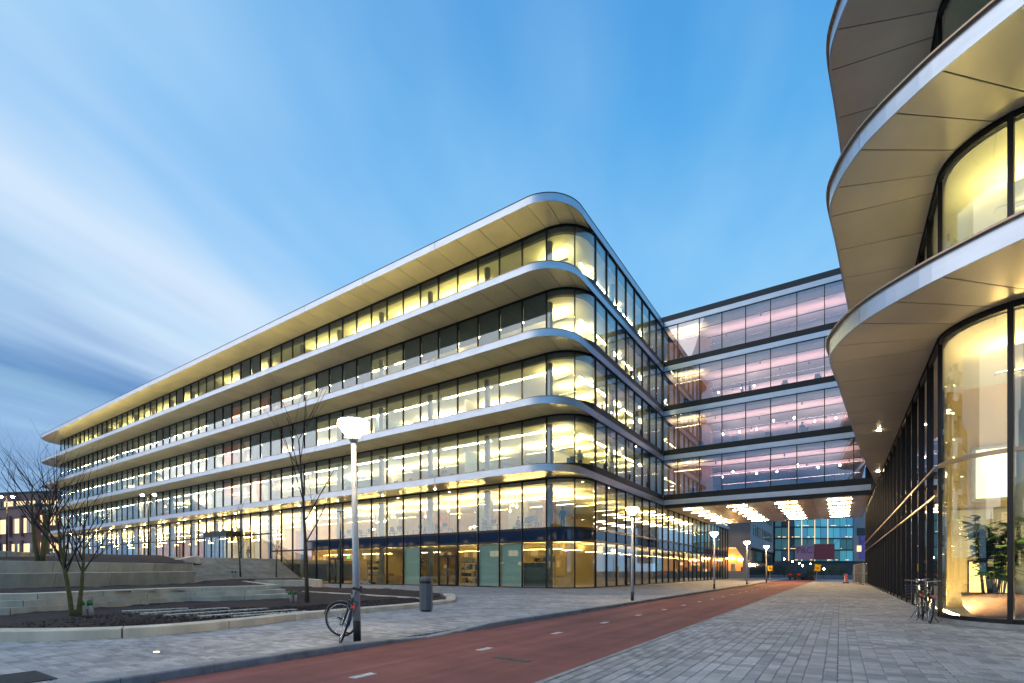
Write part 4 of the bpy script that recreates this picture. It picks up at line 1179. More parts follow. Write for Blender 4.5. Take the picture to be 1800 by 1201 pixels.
# ------------------------------------------------------------------ litter bin
b = P(749, 1075, SW)
bn = thing('litter_bin', 'tall grey octagonal litter bin on the pavement at the soil bed tip', 'litter bin', (b.x, b.y, SW))
MB().lathe([(.17, 0), (.17, .05)], n=8).build('foot', M['black'], bn)
MB().lathe([(.195, .05), (.20, .08), (.20, .86)], n=8).build('body', M['bin'], bn)
MB().lathe([(.175, .86), (.175, .93)], n=8).build('opening', M['black'], bn)
MB().lathe([(.215, .93), (.215, 1.0), (.19, 1.04), (.10, 1.05)], n=8).build('lid', M['bin'], bn)
MB().box((.16, -.02, .40), (.212, .02, .46)).build('lock', M['chrome'], bn)

# ------------------------------------------------------------------ bicycles
def bicycle(label, loc, heading, lean=0.0, steer=0.0, crate=False, stand=False):
    """local +x forward; rear wheel touches the ground at the origin"""
    o = thing('bicycle', label, 'bicycle', loc)
    o.rotation_euler = (Matrix.Rotation(heading, 3, 'Z') @ Matrix.Rotation(lean, 3, 'X')).to_euler()
    RW = .335; WB = 1.06
    hx = Vector((WB - .12, 0, .62)); hd = Vector((-.30, 0, .95)).normalized()
    S = Matrix.Rotation(steer, 4, hd)
    def st(p): return hx + S.to_3x3() @ (Vector(p) - hx)
    def wheel(c, steered, nm):
        f = st if steered else (lambda p: Vector(p))
        def tr(mb):
            mb.v = [tuple(f(p)) for p in mb.v]; return mb
        t = tr(MB().ring(c, RW-.018, .018, 40, 8)).build(nm, M['tyre'], o, smooth=True)
        tr(MB().ring(c, RW-.042, .011, 40, 6)).build('rim', M['chrome'], t, smooth=True)
        sp = MB()
        for k in range(18):
            a = 2*PI*k/18; e = .02*(1 if k % 2 else -1)
            sp.tube([(c[0], e, c[2]), (c[0]+(RW-.045)*math.cos(a), 0, c[2]+(RW-.045)*math.sin(a))], .0022, 4)
        tr(sp).build('spokes', M['chrome'], t)
        hb = MB(); hb.tube([(c[0], -.045, c[2]), (c[0], .045, c[2])], .025, 10); tr(hb).build('hub', M['chrome'], t)
        g = MB(); pts = [(c[0]+(RW+.022)*math.cos(a), 0, c[2]+(RW+.022)*math.sin(a)) for a in [PI*(.12+.80*k/14) if not steered else PI*(.05+.75*k/14) for k in range(15)]]
        for i in range(14):
            p, q = pts[i], pts[i+1]
            g.add([(p[0],-.026,p[2]),(p[0],.026,p[2]),(q[0],.026,q[2]),(q[0],-.026,q[2]),(p[0],-.022,p[2]+.006),(p[0],.022,p[2]+.006),(q[0],.022,q[2]+.006),(q[0],-.022,q[2]+.006)],
                  [(0,1,2,3),(4,7,6,5),(0,4,5,1),(2,6,7,3),(1,5,6,2),(0,3,7,4)])
        tr(g).build('mudguard', M['bikeframe'], o)
    wheel((0,0,RW), False, 'rear_wheel'); wheel((WB,0,RW), True, 'front_wheel')
    bb = Vector((.42,0,.28)); seat = Vector((.22,0,.80)); head_b = Vector((WB-.20,0,.68)); head_t = head_b + hd*.2
    f = MB()
    f.tube([bb, seat], .016, 8); f.tube([bb, head_b], .018, 8); f.tube([seat*.85 + bb*.15, head_t - hd*.04], .016, 8); f.tube([head_b - hd*.02, head_t + hd*.02], .02, 8)
    for s in (-1, 1):
        f.tube([bb + Vector((0,s*.03,0)), (0, s*.055, RW)], .010, 6); f.tube([seat*.8+bb*.2 + Vector((0,s*.012,0)), (0, s*.055, RW)], .009, 6)
    f.build('frame', M['bikeframe'], o, smooth=True)
    k = MB()
    crown = head_b - hd*.03
    k.tube([st(crown), st(crown + Vector((.01,0,-.01)))], .022, 8)
    for s in (-1, 1): k.tube([st(crown + Vector((0, s*.02, 0))), st(crown + Vector((.03, s*.05, -.05))), st((WB, s*.055, RW))], .011, 6)
    k.build('fork', M['chrome'], o, smooth=True)
    hbr = MB(); top = head_t + hd*.16
    hbr.tube([st(head_t), st(top)], .013, 8)
    hbr.tube([st(top + Vector((-.20,.27,.02))), st(top + Vector((-.05,.25,.05))), st(top + Vector((.05,.10,.02))), st(top), st(top + Vector((.05,-.10,.02))), st(top + Vector((-.05,-.25,.05))), st(top + Vector((-.20,-.27,.02)))], .012, 8)
    h = hbr.build('handlebar', M['chrome'], o, smooth=True)
    for s in (-1, 1): MB().tube([st(top + Vector((-.22, s*.272, .018))), st(top + Vector((-.10, s*.26, .04)))], .018, 8).build('grip', M['tyre'], h, smooth=True)
    s = MB(); sz = .94
    s.tube([seat, seat + Vector((-.03,0,.12))], .013, 8)
    s.build('seat_post', M['chrome'], o)
    MB().add([(.02,-.09,sz),(.02,.09,sz),(.20,.03,sz),(.30,.016,sz),(.30,-.016,sz),(.20,-.03,sz),(.05,-.07,sz+.05),(.05,.07,sz+.05),(.18,.02,sz+.04),(.29,.01,sz+.035),(.29,-.01,sz+.035),(.18,-.02,sz+.04)],
             [(0,1,2,3,4,5)[::-1],(6,11,10,9,8,7)[::-1],(0,6,7,1),(1,7,8,2),(2,8,9,3),(3,9,10,4),(4,10,11,5),(5,11,6,0)]).build('saddle', M['tyre'], o)
    rk = MB()
    for q in (-.06, .06): rk.tube([(.20, q, .76), (-.25, q, .76), (-.27, q, .72)], .007, 6); rk.tube([(-.1, q, .76), (0, q*.95, RW)], .006, 6)
    for x in (-.2, -.05, .1): rk.tube([(x, -.06, .76), (x, .06, .76)], .005, 6)
    rk.build('rear_rack', M['bikeframe'], o)
    MB().box((-.325, -.03, .655), (-.29, .03, .69)).build('rear_light', M['redlens'], o)
    cr = MB(); cr.ring((bb.x, -.05, bb.z), .09, .006, 24, 5); cr.tube([bb + Vector((0,-.07,0)), bb + Vector((.12,-.07,-.12))], .009, 6); cr.tube([bb + Vector((0,.07,0)), bb + Vector((-.12,.07,.12))], .009, 6)
    cr.tube([bb + Vector((0,-.07,0)), bb + Vector((0,.07,0))], .018, 8)
    cr.build('crank', M['chrome'], o)
    for s_, c_ in ((-1, bb + Vector((.12,-.11,-.12))), (1, bb + Vector((-.12,.11,.12)))): MB().box((c_.x-.04, c_.y-.04, c_.z-.01), (c_.x+.04, c_.y+.04, c_.z+.01)).build('pedal', M['tyre'], o)
    MB().tube([(bb.x, -.055, bb.z+.085), (.02, -.05, RW+.035)], .006, 5).tube([(bb.x, -.055, bb.z-.085), (.02, -.05, RW-.035)], .006, 5).build('chain', M['tyre'], o)
    MB().box((WB-.12, -.03, .78), (WB-.04, .03, .84)).build('head_lamp', M['chrome'], o) if not steer else None
    if crate:
        c = MB(); x0, x1 = WB-.02, WB+.26
        for z in (.72, .80, .88):
            c.box((x0,-.22,z),(x1,-.205,z+.03)); c.box((x0,.205,z),(x1,.22,z+.03)); c.box((x0,-.205,z),(x0+.015,.205,z+.03)); c.box((x1-.015,-.205,z),(x1,.205,z+.03))
        for q in (-.22, .205): 
            for x in (x0, x1-.015): c.box((x, q, .67), (x+.015, q+.015, .94))
        c.box((x0,-.22,.66),(x1,.22,.67))
        c.build('front_crate', M['dark'], o)
    if stand:
        MB().tube([(.40,.06,.26), (.32,.22,.02)], .009, 6).tube([(.40,-.06,.26), (.32,-.22,.02)], .009, 6).build('kick_stand', M['tyre'], o)
    return o
rw_, fw_ = P(597, 1133, SW), P(592, 1116, SW)
hd_ = math.atan2(fw_.y - rw_.y, fw_.x - rw_.x)
bicycle('dark bicycle leaning on the grey lamp pole, its front wheel turned sideways', (rw_.x, rw_.y, SW + .005), hd_, math.radians(17), math.radians(62))
b = P(1612, 1090); bicycle('dark bicycle with front crate parked close to the black glass fins', (b.x + .10, b.y, .0), PI/2 - .02, math.radians(-3), .05, True, True)
b = P(1634, 1096); bicycle('dark bicycle with red rear light parked beside the crated one', (b.x, b.y, .0), PI/2 + .02, math.radians(4), -.1, False, True)

# ------------------------------------------------------------------ road signs, barrier, fence
for (x, y, s, ln, lab) in ((1353.5, 1025, .52, 0, 'yellow square works sign on an upright pole by the kerb'), (1434, 1026, .62, .10, 'tilted yellow square works sign at the end of the paving')):
    b = P(x, y); o = thing('works_sign', lab, 'road sign', (b.x, b.y, 0), (0, ln, PI*.186))
    MB().tube([(0,0,0),(0,0,1.55)], .025, 8).build('post', M['pole'], o)
    pl_ = MB().box((-s/2,-.045,1.30),(s/2,-.03,1.30+s*1.15)).build('sign_plate', M['yellow'], o)
    c = 1.30 + s*.6; q = s*.24
    MB().add([(-q,-.048,c-q*.8),(q,-.048,c-q*.8),(0,-.048,c+q),(-q*.55,-.049,c-q*.5),(q*.55,-.049,c-q*.5),(0,-.049,c+q*.5)], [(0,1,2)]).build('sign_triangle', M['redlens'], pl_)
    MB().add([(-q*.55,-.051,c-q*.5),(q*.55,-.051,c-q*.5),(0,-.051,c+q*.5)], [(0,1,2)]).build('sign_symbol', M['black'], pl_)
b = P(1487, 1025.5); o = thing('beacon_board', 'red and white striped beacon board before the fence', 'barrier', (b.x, b.y, 0), (0, 0, PI*.186))
MB().box((-.16,-.03,.12),(.16,.03,1.0)).build('board', M['white'], o)
for k in range(4):
    z = .18 + k*.2; MB().add([(-.16,-.034,z),(.16,-.034,z+.12),(.16,-.034,z+.22),(-.16,-.034,z+.10)], [(0,1,2,3)]).build('stripe', M['redlens'], o)
MB().box((-.25,-.12,0),(.25,.12,.12)).build('foot', M['black'], o)
def fence_panel(p, q, lab):
    d = (q-p); L = d.length; o = thing('mesh_fence', lab, 'fence', (p.x, p.y, 0), (0, 0, math.atan2(d.y, d.x)))
    fr = MB()
    for x in (0, L): fr.tube([(x,0,0),(x,0,2.0)], .025, 8)
    for z in (.12, 1.1, 1.98): fr.tube([(0,0,z),(L,0,z)], .02, 8)
    fr.build('frame', M['chrome'], o)
    ms = MB()
    for k in range(int(L/.12)): ms.tube([(.06+k*.12,0,.12),(.06+k*.12,0,1.98)], .004, 4)
    ms.build('wires', M['chrome'], o)
    MB().box((-.2,-.1,0),(.2,.1,.13)).build('foot', M['concrete'], o)
fence_panel(P(1503,1026), P(1515,1029), 'grey wire mesh fence panel with open side before the blue sheeting')
fence_panel(P(1515,1029), P(1524,1029.5), 'grey wire mesh fence panel meeting the black glass fins')
pb = P(1512, 1026); tag(MB().box((pb.x-.6, pb.y+1.0, 0), (pb.x+1.6, pb.y+1.1, 2.0)).build('site_hoarding', M['wall_blue']), 'blue sheeting behind the wire mesh fence', 'hoarding')

# ------------------------------------------------------------------ beyond the bridge
gb = thing('panel_building', 'grey panelled building with slit windows over an orange-lit ground floor', 'building', (-3, 66, 0))
U1, V1 = 2.5, 60.5
part('wall', MB().box((-14, V1, 5.4), (U1, 100, 19)), M['panel'], gb)
for i in range(9):
    for j in range(7):
        part('facade_panel', MB().box((-11.0+i*1.5+.01, V1-.04, 5.42+j*1.3), (-11.0+i*1.5+1.49, V1-.005, 5.42+j*1.3+1.28)), M['panel'], gb)
for j in range(2):
    for i in range(12):
        w_ = part('window', MB().box((U1-.02, V1+3+i*2.4, 7.5+j*3.6), (U1+.05, V1+4.2+i*2.4, 9.4+j*3.6)), M['frame'], gb)
        MB().box((U1+.05, V1+3.1+i*2.4, 7.6+j*3.6), (U1+.06, V1+4.1+i*2.4, 9.3+j*3.6)).build('pane', M['win_dk'], w_)
w_ = part('window', MB().box((-2.6, V1-.10, 8.6), (-1.0, V1-.045, 9.5)), M['frame'], gb); MB().box((-2.5, V1-.115, 8.7), (-1.1, V1-.10, 9.4)).build('pane', M['win_lit'], w_)
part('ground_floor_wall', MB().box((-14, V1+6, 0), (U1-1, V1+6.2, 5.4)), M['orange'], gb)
part('ground_floor_wall', MB().box((-14, V1+.3, 0), (1.6, V1+.5, 1.3)), M['panel'], gb)
part('ground_floor_glazing', MB().box((U1-1.2, V1+3, 0), (U1-1.0, 100, 5.4)), M['win_dk'], gb)
part('entrance_post', MB().add([(U1-1.3,V1+.1,0),(U1-.4,V1+.1,0),(U1-.4,V1+1,0),(U1-1.3,V1+1,0),(U1-1.2,V1+.1,3.6),(U1-.5,V1+.1,3.6),(U1-.5,V1+1,3.6),(U1-1.2,V1+1,3.6),(U1-2.4,V1+.1,5.4),(U1,V1+.1,5.4),(U1,V1+1,5.4),(U1-2.4,V1+1,5.4)],
     [(0,1,5,4),(1,2,6,5),(2,3,7,6),(3,0,4,7),(4,5,9,8),(5,6,10,9),(6,7,11,10),(7,4,8,11),(8,9,10,11)]), M['panel'], gb)
for k in range(5):
    part('shelf_light', MB().box((-9+k*2.2, V1+5.7, 3.3+.25*(k % 2)), (-7.4+k*2.2, V1+5.8, 3.5+.25*(k % 2))), M['strip_g'], gb)
for k in range(7):
    part('shelf', MB().box((-10+k*1.7, V1+5.2, 1.3), (-9.2+k*1.7, V1+5.6, 2.0+.3*(k % 3))), (M['cl_red'], M['wall_blue'], M['cl_white'])[k % 3], gb)
# glazed atrium far down the street
ga = thing('atrium_building', 'teal glowing glass atrium spanning the far end of the street', 'building', (17, 88, 3))
def AT(x, Z): 
    p = cam2w((x-CX)/FPX*Z, Z); return p
a0, a1 = AT(1362, 112), AT(1499, 112)
dirv = (a1-a0); LA = dirv.length; dirv.normalize(); nv = Vector((dirv.y, -dirv.x, 0))
def atq(s, off, z): 
    p = a0 + dirv*s + nv*off; return (p.x, p.y, z)
def abox(mb, s0, s1, o0, o1, z0, z1):
    vs = [atq(s0,o0,z0), atq(s1,o0,z0), atq(s1,o1,z0), atq(s0,o1,z0), atq(s0,o0,z1), atq(s1,o0,z1), atq(s1,o1,z1), atq(s0,o1,z1)]
    return mb.add(vs, [(0,3,2,1),(4,5,6,7),(0,1,5,4),(1,2,6,5),(2,3,7,6),(3,0,4,7)])
for i in range(12):
    for j in range(5):
        s = LA/12
        part('atrium_pane', abox(MB(), i*s+.06, (i+1)*s-.06, 0, .08, 3.5+j*2.6+.08, 3.5+(j+1)*2.6-.08), (rnd.choice((M['teal'], M['teal'], M['teal_b'])) if j > 1 else rnd.choice((M['teal'], M['teal_d'], M['teal_d']))) if (i > 2 or j > 3) else rnd.choice((M['glass_dark'], M['teal_d'], M['win_dk'])), ga)
part('atrium_frame', abox(MB(), -.2, LA+.2, -.6, -.03, 3.2, 17), M['frame'], ga)
for j in range(6): part('atrium_beam', abox(MB(), -.2, LA+.2, .09, .3, 3.4+j*2.6-.12, 3.4+j*2.6+.12), M['dark'], ga)
for i in (2, 4, 6, 8): part('atrium_light_column', abox(MB(), i*LA/12-.06, i*LA/12+.06, .32, .40, 3.6, 14), M['win_lit'], ga)
for k in range(34):
    s_ = rnd.uniform(.3, LA-.3); z_ = rnd.choice((3.75, 6.3, 8.9, 8.95, 11.5)); part('atrium_lamp', abox(MB(), s_, s_+rnd.uniform(.2,.7), .31, .36, z_, z_+.14), M['win_lit'], ga)
for i in range(0, 12, 2):
    p_, q_ = atq(i*LA/12, .36, 6.1), atq((i+2)*LA/12, .36, 8.7)
    part('atrium_brace', MB().tube([p_, q_], .06, 6), M['chrome'], ga)
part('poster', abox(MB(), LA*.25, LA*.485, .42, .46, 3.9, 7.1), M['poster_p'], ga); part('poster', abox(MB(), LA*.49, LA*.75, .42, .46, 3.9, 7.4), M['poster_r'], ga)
fc = bpy.data.curves.new('poster_text', 'FONT'); fc.body = 'P&C'; fc.size = 2.0; fc.extrude = .01; fc.align_x = 'CENTER'
fo = bpy.data.objects.new('poster_lettering', fc); dg = bpy.context.evaluated_depsgraph_get()
COL.objects.link(fo); bpy.context.view_layer.update()
fm = bpy.data.meshes.new_from_object(fo.evaluated_get(bpy.context.evaluated_depsgraph_get())); bpy.data.objects.remove(fo)
fm.materials.clear(); fm.materials.append(M['poster_ink'])
fp = Vector(atq(LA*.365, .49, 5.3)); link('poster_lettering', fm, ga, fp - Vector(ga.location), (PI/2, 0, math.atan2(dirv.y, dirv.x)))
# grey building with violet mural, right of the atrium
gm = thing('mural_building', 'grey building with a violet mural beyond the fence', 'building', (22, 70, 0))
m0 = AT(1500, 84); m1 = AT(1560, 84)
bk_ = (m0 - Vector((CAMU, CAMV, 0))).normalized()*8 + Vector((1.5, 0, 0))
part('wall', MB().add([(m0.x,m0.y,3),(m1.x,m1.y,3),(m1.x,m1.y,16),(m0.x,m0.y,16),(m0.x+bk_.x,m0.y+bk_.y,3),(m1.x+bk_.x,m1.y+bk_.y,3),(m1.x+bk_.x,m1.y+bk_.y,16),(m0.x+bk_.x,m0.y+bk_.y,16)], [(0,1,2,3),(5,4,7,6),(4,0,3,7),(1,5,6,2),(3,2,6,7),(0,4,5,1)]), M['panel'], gm)
dm = (m1-m0).normalized(); nm = Vector((dm.y, -dm.x, 0))
def mq(s, o_, z): p = m0 + dm*s + nm*o_; return (p.x, p.y, z)
def mbox(s0, s1, z0, z1, o_=.06):
    return MB().add([mq(s0,.01,z0),mq(s1,.01,z0),mq(s1,.01,z1),mq(s0,.01,z1),mq(s0,o_,z0),mq(s1,o_,z0),mq(s1,o_,z1),mq(s0,o_,z1)], [(4,5,6,7),(0,1,5,4),(2,3,7,6),(1,2,6,5),(3,0,4,7)])
part('mural', mbox(.9, 2.6, 3.3, 7.2), M['violet'], gm); part('window', mbox(.6, 2.4, 7.3, 8.6), M['win_dk'], gm); part('window', mbox(.6, 1.3, 4.6, 5.6, .1), M['win_lit'], gm)
# hedge, far lamps, car and far ground
hg = MB(); r = random.Random(4)
h0, h1 = P(1425, 1020), cam2w(62, 108)
for k in range(2600):
    t = r.random(); s = r.uniform(-1, 1); z = r.uniform(.0, 1.1); p = h0.lerp(h1, t) + Vector((.83*s, -.55*s, 0))*.7
    w = r.uniform(.06, .16); a = r.random()*6.3; e = r.uniform(-.1, .1)
    hg.add([(p.x-w*math.cos(a), p.y-w*math.sin(a), z), (p.x+w*math.cos(a), p.y+w*math.sin(a), z+e), (p.x+e, p.y-e, z+w)], [(0,1,2)])
o = thing('hedge', 'low dark hedge lining the road beyond the yellow signs', 'hedge', tuple(h0)); 
hg.v = [(a-h0.x, b_-h0.y, c_) for a, b_, c_ in hg.v]; q_ = hg.build('foliage', M['hedge'], o)
MB().tube([(0,0,.0),(h1.x-h0.x,h1.y-h0.y,.0)], .5, 8).build('branches', M['twig'], o)
for i, (x, y, Z) in enumerate(((1379,984,100),(1393,988,108),(1405,991,116),(1411,995,124),(1425,992,132),(1448,1001,100))):
    p = PZ(x, y, Z); o = thing('far_lamp', 'small orange lamp on a thin pole far down the street', 'street lamp', (p.x, p.y, 0), (0,0,0), 'lamps far down the street')
    MB().tube([(0,0,0),(0,0,p.z)], .05, 6).build('pole', M['black'], o)
    MB().lathe([(.05,-.05),(.16,.05),(.16,.15),(.05,.25)], (0,0,p.z), 10).build('lamp_head', M['bulb'], o)
def car(label, loc, heading):
    o = thing('car', label, 'car', loc, (0, 0, heading))
    prof = [(-2.1,.35),(-2.12,.75),(-1.95,.95),(-1.2,1.0),(-.7,1.42),(.55,1.45),(1.15,1.0),(1.95,.85),(2.1,.6),(2.08,.35)]
    n = len(prof); vs = [(x,-.85 if z < 1.05 else -.68,z) for x, z in prof] + [(x,.85 if z < 1.05 else .68,z) for x, z in prof]
    MB().add(vs, [tuple(range(n))[::-1], tuple(range(n,2*n))] + [(i,(i+1)%n,n+(i+1)%n,n+i) for i in range(n)]).build('body', M['cl_dark'], o)
    for s in (-1, 1):
        MB().add([(-1.0,s*.80,1.02),(.95,s*.80,1.02),(.5,s*.70,1.38),(-.65,s*.70,1.38)], [(0,1,2,3)]).build('side_window', M['win_dk'], o)
        MB().box((-2.16,s*.55-.2,.72),(-2.10,s*.55+.2,.86)).build('tail_light', M['redlens'], o)
        for x in (-1.3, 1.3):
            w = MB().ring((x,s*.80,.31), .22, .09, 20, 8).build('wheel', M['tyre'], o); MB().tube([(x,s*.74,.31),(x,s*.86,.31)], .17, 14).build('rim', M['chrome'], w)
    MB().add([(-1.22,-.62,1.03),(-1.22,.62,1.03),(-.74,.60,1.40),(-.74,-.60,1.40)], [(0,1,2,3)]).build('rear_window', M['win_dk'], o)
p = P(1404, 1019.5); car('dark car with red tail lights driving away beyond the bridge', (p.x, p.y, 0), PI*.44)
structure(MB().box((-130, 100, -.2), (140, 300, -.01)).build('road', M['asphalt']))

fb = thing('far_office_row', 'dark low office row with scattered lit windows under the far atrium', 'building', tuple(cam2w(90, 175)))
f0, f1 = cam2w(66, 172), cam2w(140, 150); fd = (f1-f0).normalized(); fn_ = Vector((fd.y, -fd.x, 0))
def fbox(s0, s1, o0, o1, z0, z1):
    q = lambda s, o_, z: tuple((f0 + fd*s + fn_*o_)[:2]) + (z,)
    return MB().add([q(s0,o0,z0),q(s1,o0,z0),q(s1,o1,z0),q(s0,o1,z0),q(s0,o0,z1),q(s1,o0,z1),q(s1,o1,z1),q(s0,o1,z1)], [(0,3,2,1),(4,5,6,7),(0,1,5,4),(1,2,6,5),(2,3,7,6),(3,0,4,7)])
part('wall', fbox(0, 76, -10, 0, 0, 8.5), M['dark'], fb); part('roof', fbox(-.3, 76.3, -10, .3, 8.5, 8.9), M['brick_d'], fb)
r = random.Random(2)
for k in range(30):
    for z in (1.0, 3.6, 6.2):
        if r.random() < .5: part('window', fbox(1+k*2.5, 2.6+k*2.5, .02, .1, z, z+1.1), M['win_lit'] if r.random() < .4 else M['win_dk'], fb)
for i, (x, Z) in enumerate(((1368,118),(1378,126),(1390,134),(1422,140),(1444,140),(1462,128),(1478,130))):
    p = at0 = cam2w((x-CX)/FPX*Z, Z); o = thing('dark_shrub', 'dark rounded shrub at the roadside below the far atrium', 'shrub', (p.x, p.y, 0), (0,0,0), 'shrubs below the far atrium')
    lf = MB()
    for k in range(500):
        v_ = Vector((r.gauss(0,1), r.gauss(0,1), r.gauss(0,1))).normalized()*r.uniform(.5,1); q = Vector((v_.x*1.6, v_.y*1.6, 1.5+v_.z*1.4)); w = r.uniform(.08,.2)
        lf.add([q, q+Vector((w,r.uniform(-w,w),w*.5)), q+Vector((r.uniform(-w,w),w,w))], [(0,1,2)])
    lf.build('foliage', M['hedge'], o); MB().tube([(0,0,-.1),(0,0,1.6)], .06, 6).build('stem', M['twig'], o)
# ------------------------------------------------------------------ brick offices far left
def brick_block(label, c0, c1, dep, z0, z1, rows, cols, lit, pier=False, rz=None):
    """c0->c1 front line in plan; windows in rows of (z0,z1)"""
    o = thing('brick_office_block', label, 'building', (c0.x, c0.y, 0))
    d = (c1-c0); L = d.length; d.normalize(); nn = Vector((d.y, -d.x, 0))
    def q(s, off, z): p = c0 + d*s + nn*off; return (p.x, p.y, z)
    def bx(s0, s1, o0, o1, za, zb):
        return MB().add([q(s0,o0,za),q(s1,o0,za),q(s1,o1,za),q(s0,o1,za),q(s0,o0,zb),q(s1,o0,zb),q(s1,o1,zb),q(s0,o1,zb)], [(0,3,2,1),(4,5,6,7),(0,1,5,4),(1,2,6,5),(2,3,7,6),(3,0,4,7)])
    part('wall', bx(0, L, -dep, 0, z0, z1), M['brick'], o)
    part('roof', bx(-.2, L+.2, -dep, .2, z1, z1+.4), M['brick_d'], o)
    r = random.Random(len(label))
    for (a, b) in rows:
        for k in range(cols):
            s0, s1 = L*(k+.12)/cols, L*(k+.88)/cols
            w_ = part('window', bx(s0, s1, .02, .12, a, b), M['frame'], o)
            for j in range(3):
                e = (s1-s0)/3
                bx(s0+j*e+.08, s0+(j+1)*e-.08, .12, .16, a+.1, b-.1).build('pane', M['win_lit'] if r.random() < lit else M['win_dk'], w_)
        if pier:
            for k in range(cols+1): part('pier', bx(L*k/cols-.25, L*k/cols+.25, .0, .5, a-.6, b+.6), M['brick'], o)
    return o
def at(x, Z): return cam2w((x-CX)/FPX*Z, Z)
brick_block('purple brick office block with framed lit windows beyond the concrete walls', at(-140, 120), at(62, 100), 14, 0, 14.4, ((3.6,7.0),(9.0,12.2)), 11, .55, True)
brick_block('brick office wing with two lit ribbon windows beside the glass building end', at(62, 100.5), at(150, 104), 14, 0, 14.6, ((5.0,7.2),(10.6,12.8)), 4, .9)
brick_block('tall brick office block with ribbon windows and dark roof rising behind', at(-160, 150), at(140, 138), 14, 0, 23.6, ((15.8,17.6),(19.6,21.4)), 14, .75)

brick_block('dark brick office row facing the long glass facade across the square', Vector((70, -96, 0)), Vector((-170, -96, 0)), 12, 0, 13.5, ((2.2,4.2),(5.8,7.8),(9.4,11.4)), 34, .35)
# ------------------------------------------------------------------ people and furniture seen through the glass
def person(label, loc, face, top, bottom, pose='stand', h=1.75):
    bm = bpy.data.meshes.new('person_skeleton')
    k = h/1.75
    sit = pose == 'sit'
    hz = .50 if sit else .92
    V = {'pel':(0,0,hz),'chest':(0,0,hz+.38),'neck':(0,.0,hz+.55),'head':(.02,0,hz+.66),'top':(.02,0,hz+.80),
         'ls':(0,.18,hz+.47),'le':(.05,.24,hz+.19),'lw':(.22,.20,hz+.12),'lh':(.30,.18,hz+.13),'rs':(0,-.18,hz+.47),'re':(.02,-.25,hz+.18),'rw':(.12,-.22,hz-.03),'rh':(.15,-.21,hz-.11),
         'lhip':(0,.09,hz-.04),'rhip':(0,-.09,hz-.04)}
    if sit: V.update({'lk':(.42,.10,.50),'la':(.42,.10,.10),'lt':(.56,.10,.05),'rk':(.42,-.10,.50),'ra':(.40,-.10,.10),'rt':(.54,-.10,.05)})
    else: V.update({'lk':(.04,.10,.49),'la':(0,.10,.09),'lt':(.15,.11,.04),'rk':(.0,-.10,.49),'ra':(-.06,-.10,.09),'rt':(.09,-.11,.04)})
    E = [('pel','chest'),('chest','neck'),('neck','head'),('head','top'),('chest','ls'),('ls','le'),('le','lw'),('lw','lh'),('chest','rs'),('rs','re'),('re','rw'),('rw','rh'),('pel','lhip'),('lhip','lk'),('lk','la'),('la','lt'),('pel','rhip'),('rhip','rk'),('rk','ra'),('ra','rt')]
    Rd = {'pel':.14,'chest':.15,'neck':.055,'head':.085,'top':.075,'ls':.07,'le':.045,'lw':.035,'lh':.035,'rs':.07,'re':.045,'rw':.035,'rh':.035,'lhip':.10,'rhip':.10,'lk':.065,'rk':.065,'la':.045,'ra':.045,'lt':.04,'rt':.04}
    names = list(V); bm.from_pydata([tuple(c*k for c in V[n]) for n in names], [(names.index(a), names.index(b_)) for a, b_ in E], [])
    so = bpy.data.objects.new('person_skeleton', bm); COL.objects.link(so)
    so.modifiers.new('skin', 'SKIN'); sub = so.modifiers.new('sub', 'SUBSURF'); sub.levels = sub.render_levels = 1
    for i, n in enumerate(names):
        sv = bm.skin_vertices[0].data[i]; sv.radius = (Rd[n]*k, Rd[n]*k*(1.25 if n in ('chest','pel') else 1)); sv.use_root = (n == 'pel')
    bpy.context.view_layer.update()
    me = bpy.data.meshes.new_from_object(so.evaluated_get(bpy.context.evaluated_depsgraph_get()))
    bpy.data.objects.remove(so)
    me.materials.clear()
    for mm in (M['skin'], top, bottom): me.materials.append(mm)
    for p_ in me.polygons:
        c = p_.center/k
        p_.material_index = 0 if (c.z > hz+.54 or (abs(c.y) > .14 and c.z < hz+.15 and c.z > hz-.2 and (c.x > .2 or c.z < hz-.03) and not sit)) else (1 if c.z > hz-.0 else 2)
        p_.use_smooth = True
    o = thing('person', label, 'person', loc, (0, 0, face))
    link('body', me, o)
    MB().lathe([(.02,.0),(.085,.02),(.098,.09),(.07,.15),(.01,.17)], (.005*k, 0, (hz+.68)*k), 12).build('hair', M['dark'], o, smooth=True)
    return o
F = [SW+.02, 4.3] + [z + FH + .04 for z in SOF[:4]]
person('person in dark clothes standing behind the mezzanine corner glass', (-2.0, 1.3, F[1]), -1.2, M['cl_dark'], M['cl_dark'])
person('person in a white shirt standing behind the first curved corner glass', (-.9, 1.9, F[2]), -.6, M['cl_white'], M['cl_dark'])
person('person in a red jacket standing behind the street-side glass two floors up', (-1.0, 6.2, F[3]), .6, M['cl_red'], M['cl_dark'])
person('person in blue standing on the third upper bridge floor, partner to another', (7.2, VB0+1.4, F[4]), .3, M['cl_blue'], M['cl_dark'])
person('person in dark clothes facing the one in blue on the bridge', (7.9, VB0+1.5, F[4]), PI, M['cl_dark'], M['cl_dark'])
person('person in blue seated at a desk behind the mezzanine glazing', (-9.6, 1.7, F[1]), 0, M['cl_blue'], M['cl_dark'], 'sit')
person('person in dark clothes seated beside a mezzanine table near the corner', (-6.2, 1.8, F[1]), PI, M['cl_dark'], M['cl_dark'], 'sit')
person('person in blue standing at the glass of the second upper floor', (-6.9, 1.2, F[3]), -1.5, M['cl_blue'], M['cl_dark'])

